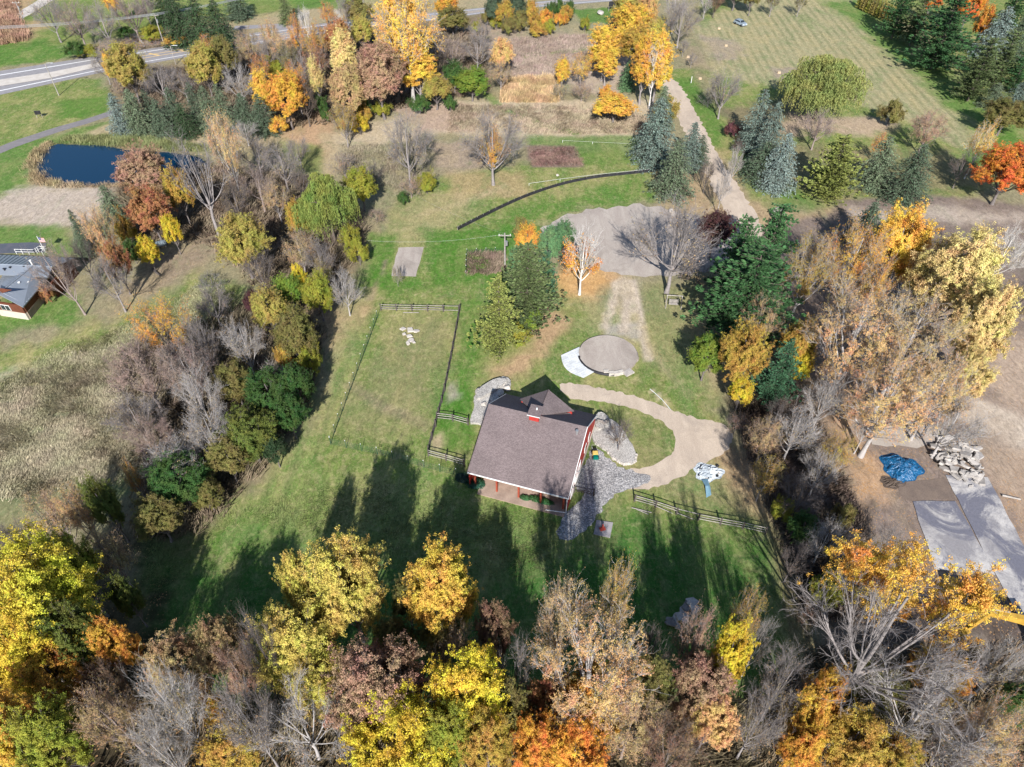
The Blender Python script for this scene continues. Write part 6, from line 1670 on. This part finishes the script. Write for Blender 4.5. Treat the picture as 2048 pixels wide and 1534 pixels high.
half = abs((J - E1).dot(nW)); half = max(half, 4.0)
print('house half', half, (E1 - E2).length)
def rel(p): return p - ho
def roofpanel(pts, name='roof', seams=None):
    q = MB(); q.slab([rel(p) for p in pts], .18); o = q.build(name, M['tin'], hs)
    return o
ridgeW0 = J; dF = (P(0, 607, ZE) - E1).normalized(); dd_ = (P(-14, 609, ZR) - E1).xy.length; ridgeW1 = E1 + dF * dd_; ridgeW1.z = ZR
eR0 = E2 - dW * 0; 
far = E2 - dW * 3.0
o1 = roofpanel([E1, far, Vector((J.x, J.y, ZR)), ridgeW1])
Lw0 = Vector((2 * ridgeW1.x - E1.x, 2 * ridgeW1.y - E1.y, ZE)); Lw1 = far - nW * 2 * half
roofpanel([Lw0, ridgeW1, Vector((J.x, J.y, ZR)), Lw1])
# east-west wing
dE = (R2 - R1).normalized(); nE = Vector((-dE.y, dE.x, 0)); hw = abs((J - R1).dot(nE)); hw = max(hw, 3.5); ridgeA = J - dE * 16 + Vector((0, 0, .02)); ridgeB = R2 - nE * hw; ridgeB.z = ZR + .02
RA = R1 - dE * 12 ; 
roofpanel([RA, ridgeA, ridgeB, R2])
h2 = abs((E2 - J).dot(nE)); sl_ = (ZR - ZE) / hw; print('h', hw, h2, half)
zf = Vector((0, 0, -sl_ * h2)); roofpanel([ridgeA, ridgeA - nE * h2 + zf, ridgeB - nE * h2 + zf, ridgeB])
q = MB()
for k in range(1, 14):
    f = k / 14; a = far.lerp(E1, f); rg = Vector((J.x, J.y, ZR)).lerp(ridgeW1, f); q.tube([rel(a) + Vector((0, 0, .03)), rel(rg) + Vector((0, 0, .03))], .03, 4)
    a = Lw1.lerp(Lw0, f); q.tube([rel(a) + Vector((0, 0, .03)), rel(rg) + Vector((0, 0, .03))], .03, 4)
for k in range(1, 30):
    f = k / 30; a = RA.lerp(R2, f); rg = ridgeA.lerp(ridgeB, f); q.tube([rel(a) + Vector((0, 0, .03)), rel(rg) + Vector((0, 0, .03))], .03, 4)
q.build('roof_seams', M['seam'], o1)
q = MB(); q.tube([rel(ridgeW1) + Vector((0, 0, .04)), rel(Vector((J.x, J.y, ZR))) + Vector((0, 0, .04))], .09, 5); q.tube([rel(ridgeA) + Vector((0, 0, .04)), rel(ridgeB) + Vector((0, 0, .04))], .09, 5); q.build('ridge_cap', M['tin'], o1)
# walls
gE = (Lw0 - E1).normalized(); w1 = E1 + gE * .7 - dW * .5; w2 = Lw0 - gE * .7 - dW * .5; w3 = far - nW * .7
def wallbox(a, b, z0, z1, th_, m, name, parent=hs):
    d = (b - a); L_ = d.length; c = (a + b) / 2; q = MB(); q.box((c.x - ho.x, c.y - ho.y, (z0 + z1) / 2), (L_, th_, z1 - z0), rz=atan2(d.y, d.x)); return q.build(name, m, parent)
wallbox(w1, w2, 0, 1.3, .34, M['cream'], 'foundation'); fw = wallbox(w1, w2, 1.3, 2.85, .26, M['woodside'], 'wall')
wallbox(w1 - dW * .18, w3, 0, 1.3, .3, M['patio'], 'foundation'); wallbox(w1 - dW * .18, w3, 1.3, 2.85, .24, M['woodside'], 'wall')
for k in (2.4, 7.5):
    c0 = w1 + (w2 - w1).normalized() * k; c1 = w1 + (w2 - w1).normalized() * (k + 1.7); off = dW * .16
    wn = wallbox(c0 + off, c1 + off, 1.45, 2.5, .08, M['white'], 'window'); wallbox(c0.lerp(c1, .06) + off * 1.3, c0.lerp(c1, .46) + off * 1.3, 1.53, 2.42, .08, M['glass'], 'pane', wn); wallbox(c0.lerp(c1, .54) + off * 1.3, c0.lerp(c1, .94) + off * 1.3, 1.53, 2.42, .08, M['glass'], 'pane', wn)
q = MB(); q.add([rel(w1) + Vector((0, 0, 2.85)), rel(w2) + Vector((0, 0, 2.85)), rel(ridgeW1 - dW * .5) + Vector((0, 0, -.3))], [(0, 1, 2)]); q.build('gable_wall', M['woodside'], hs)
wallbox(R1 - nE * .6, R2 - nE * .6 - dE * .5, 0, 2.8, .25, M['woodside'], 'wall'); wallbox(R2 - nE * .6 - dE * .5, ridgeB - nE * (h2 - .5) - dE * .5, 0, min(2.8, ZR - sl_ * h2 - .25), .25, M['woodside'], 'wall')
for (px, py, z, m_, h_, nm) in ((64, 528, 5.0, 'white', .9, 'chimney'), (41, 570, 4.2, 'white', .7, 'roof_vent'), (58, 568, 3.8, 'white', .6, 'roof_vent'), (50, 536, 4.6, 'black', .5, 'roof_vent'), (22, 538, 4.6, 'black', .5, 'roof_vent'), (10, 541, 4.6, 'black', .5, 'roof_vent')):
    c = rel(P(px, py, z)); q = MB(); q.tube([c + Vector((0, 0, -.3)), c + Vector((0, 0, h_ * .7))], .12, 8); q.tube([c + Vector((0, 0, h_ * .7)), c + Vector((0, 0, h_ * .85))], .2, 8); q.build(nm, M[m_], hs)
c = P(68, 619); ac = empty('air_conditioner', c, .8, 'white air conditioning unit at the front corner of the house', 'air conditioner')
q = MB(); q.box((0, 0, .45), (.95, .95, .85)); q.build('casing', M['white'], ac); q = MB(); q.tube([(0, 0, .86), (0, 0, .93)], .38, 14); q.build('fan_grille', M['black'], ac)
ds = sheet('house_driveway', poly([(-40, 489), (60, 485), (94, 486), (88, 505), (60, 506), (-40, 508)]), .03, mat('dark_asphalt', (.07, .08, .10), (.10, .10, .12), .7, .6, .15, 8), 'dark asphalt driveway behind the house', .05, 0)
q = MB(); rp_ = [P(34, 508), P(72, 509), P(82, 502), P(96, 502), P(88, 512)]
for a, b in zip(rp_[:-1], rp_[1:]):
    for z in (.5, 1.0): q.tube([a + Vector((0, 0, z)), b + Vector((0, 0, z))], .04, 4)
    for k in range(4): c = a.lerp(b, k / 3); q.tube([c, c + Vector((0, 0, 1.05))], .05, 4)
tag(q.build('railing', M['white']), 'white railing beside the dark driveway at the house', 'railing')
c = P(91, 505); fl = empty('flagpole', c, 0, 'white pole with a red white and blue flag behind the house', 'flag')
q = MB(); q.tube([(0, 0, 0), (0, 0, 3.4)], .05, 6); q.build('pole', M['white'], fl)
q = MB()
for k in range(7): q.box((.55, 0, 2.2 + k * .14), (1.0, .03, .07))
q.build('red_stripes', mat('flag_red', (.45, .03, .04)), fl)
q = MB()
for k in range(6): q.box((.55, 0, 2.27 + k * .14), (1.0, .03, .07))
q.build('white_stripes', M['white'], fl)
q = MB(); q.box((.28, 0, 2.9), (.46, .05, .5)); q.build('blue_canton', mat('flag_blue', (.02, .04, .18)), fl)
q = MB()
for r in range(5):
    for c_ in range(6 if r % 2 == 0 else 5):
        x0 = .09 + c_ * .075 + (.037 if r % 2 else 0); z0 = 2.72 + r * .09
        for s in (-.03, .03):
            pts = [(x0 + (.024 if i % 2 == 0 else .01) * sin(i * pi / 5), s, z0 + (.024 if i % 2 == 0 else .01) * cos(i * pi / 5)) for i in range(10)]
            q.add(pts, [tuple(range(10))])
q.build('stars', M['white'], fl)
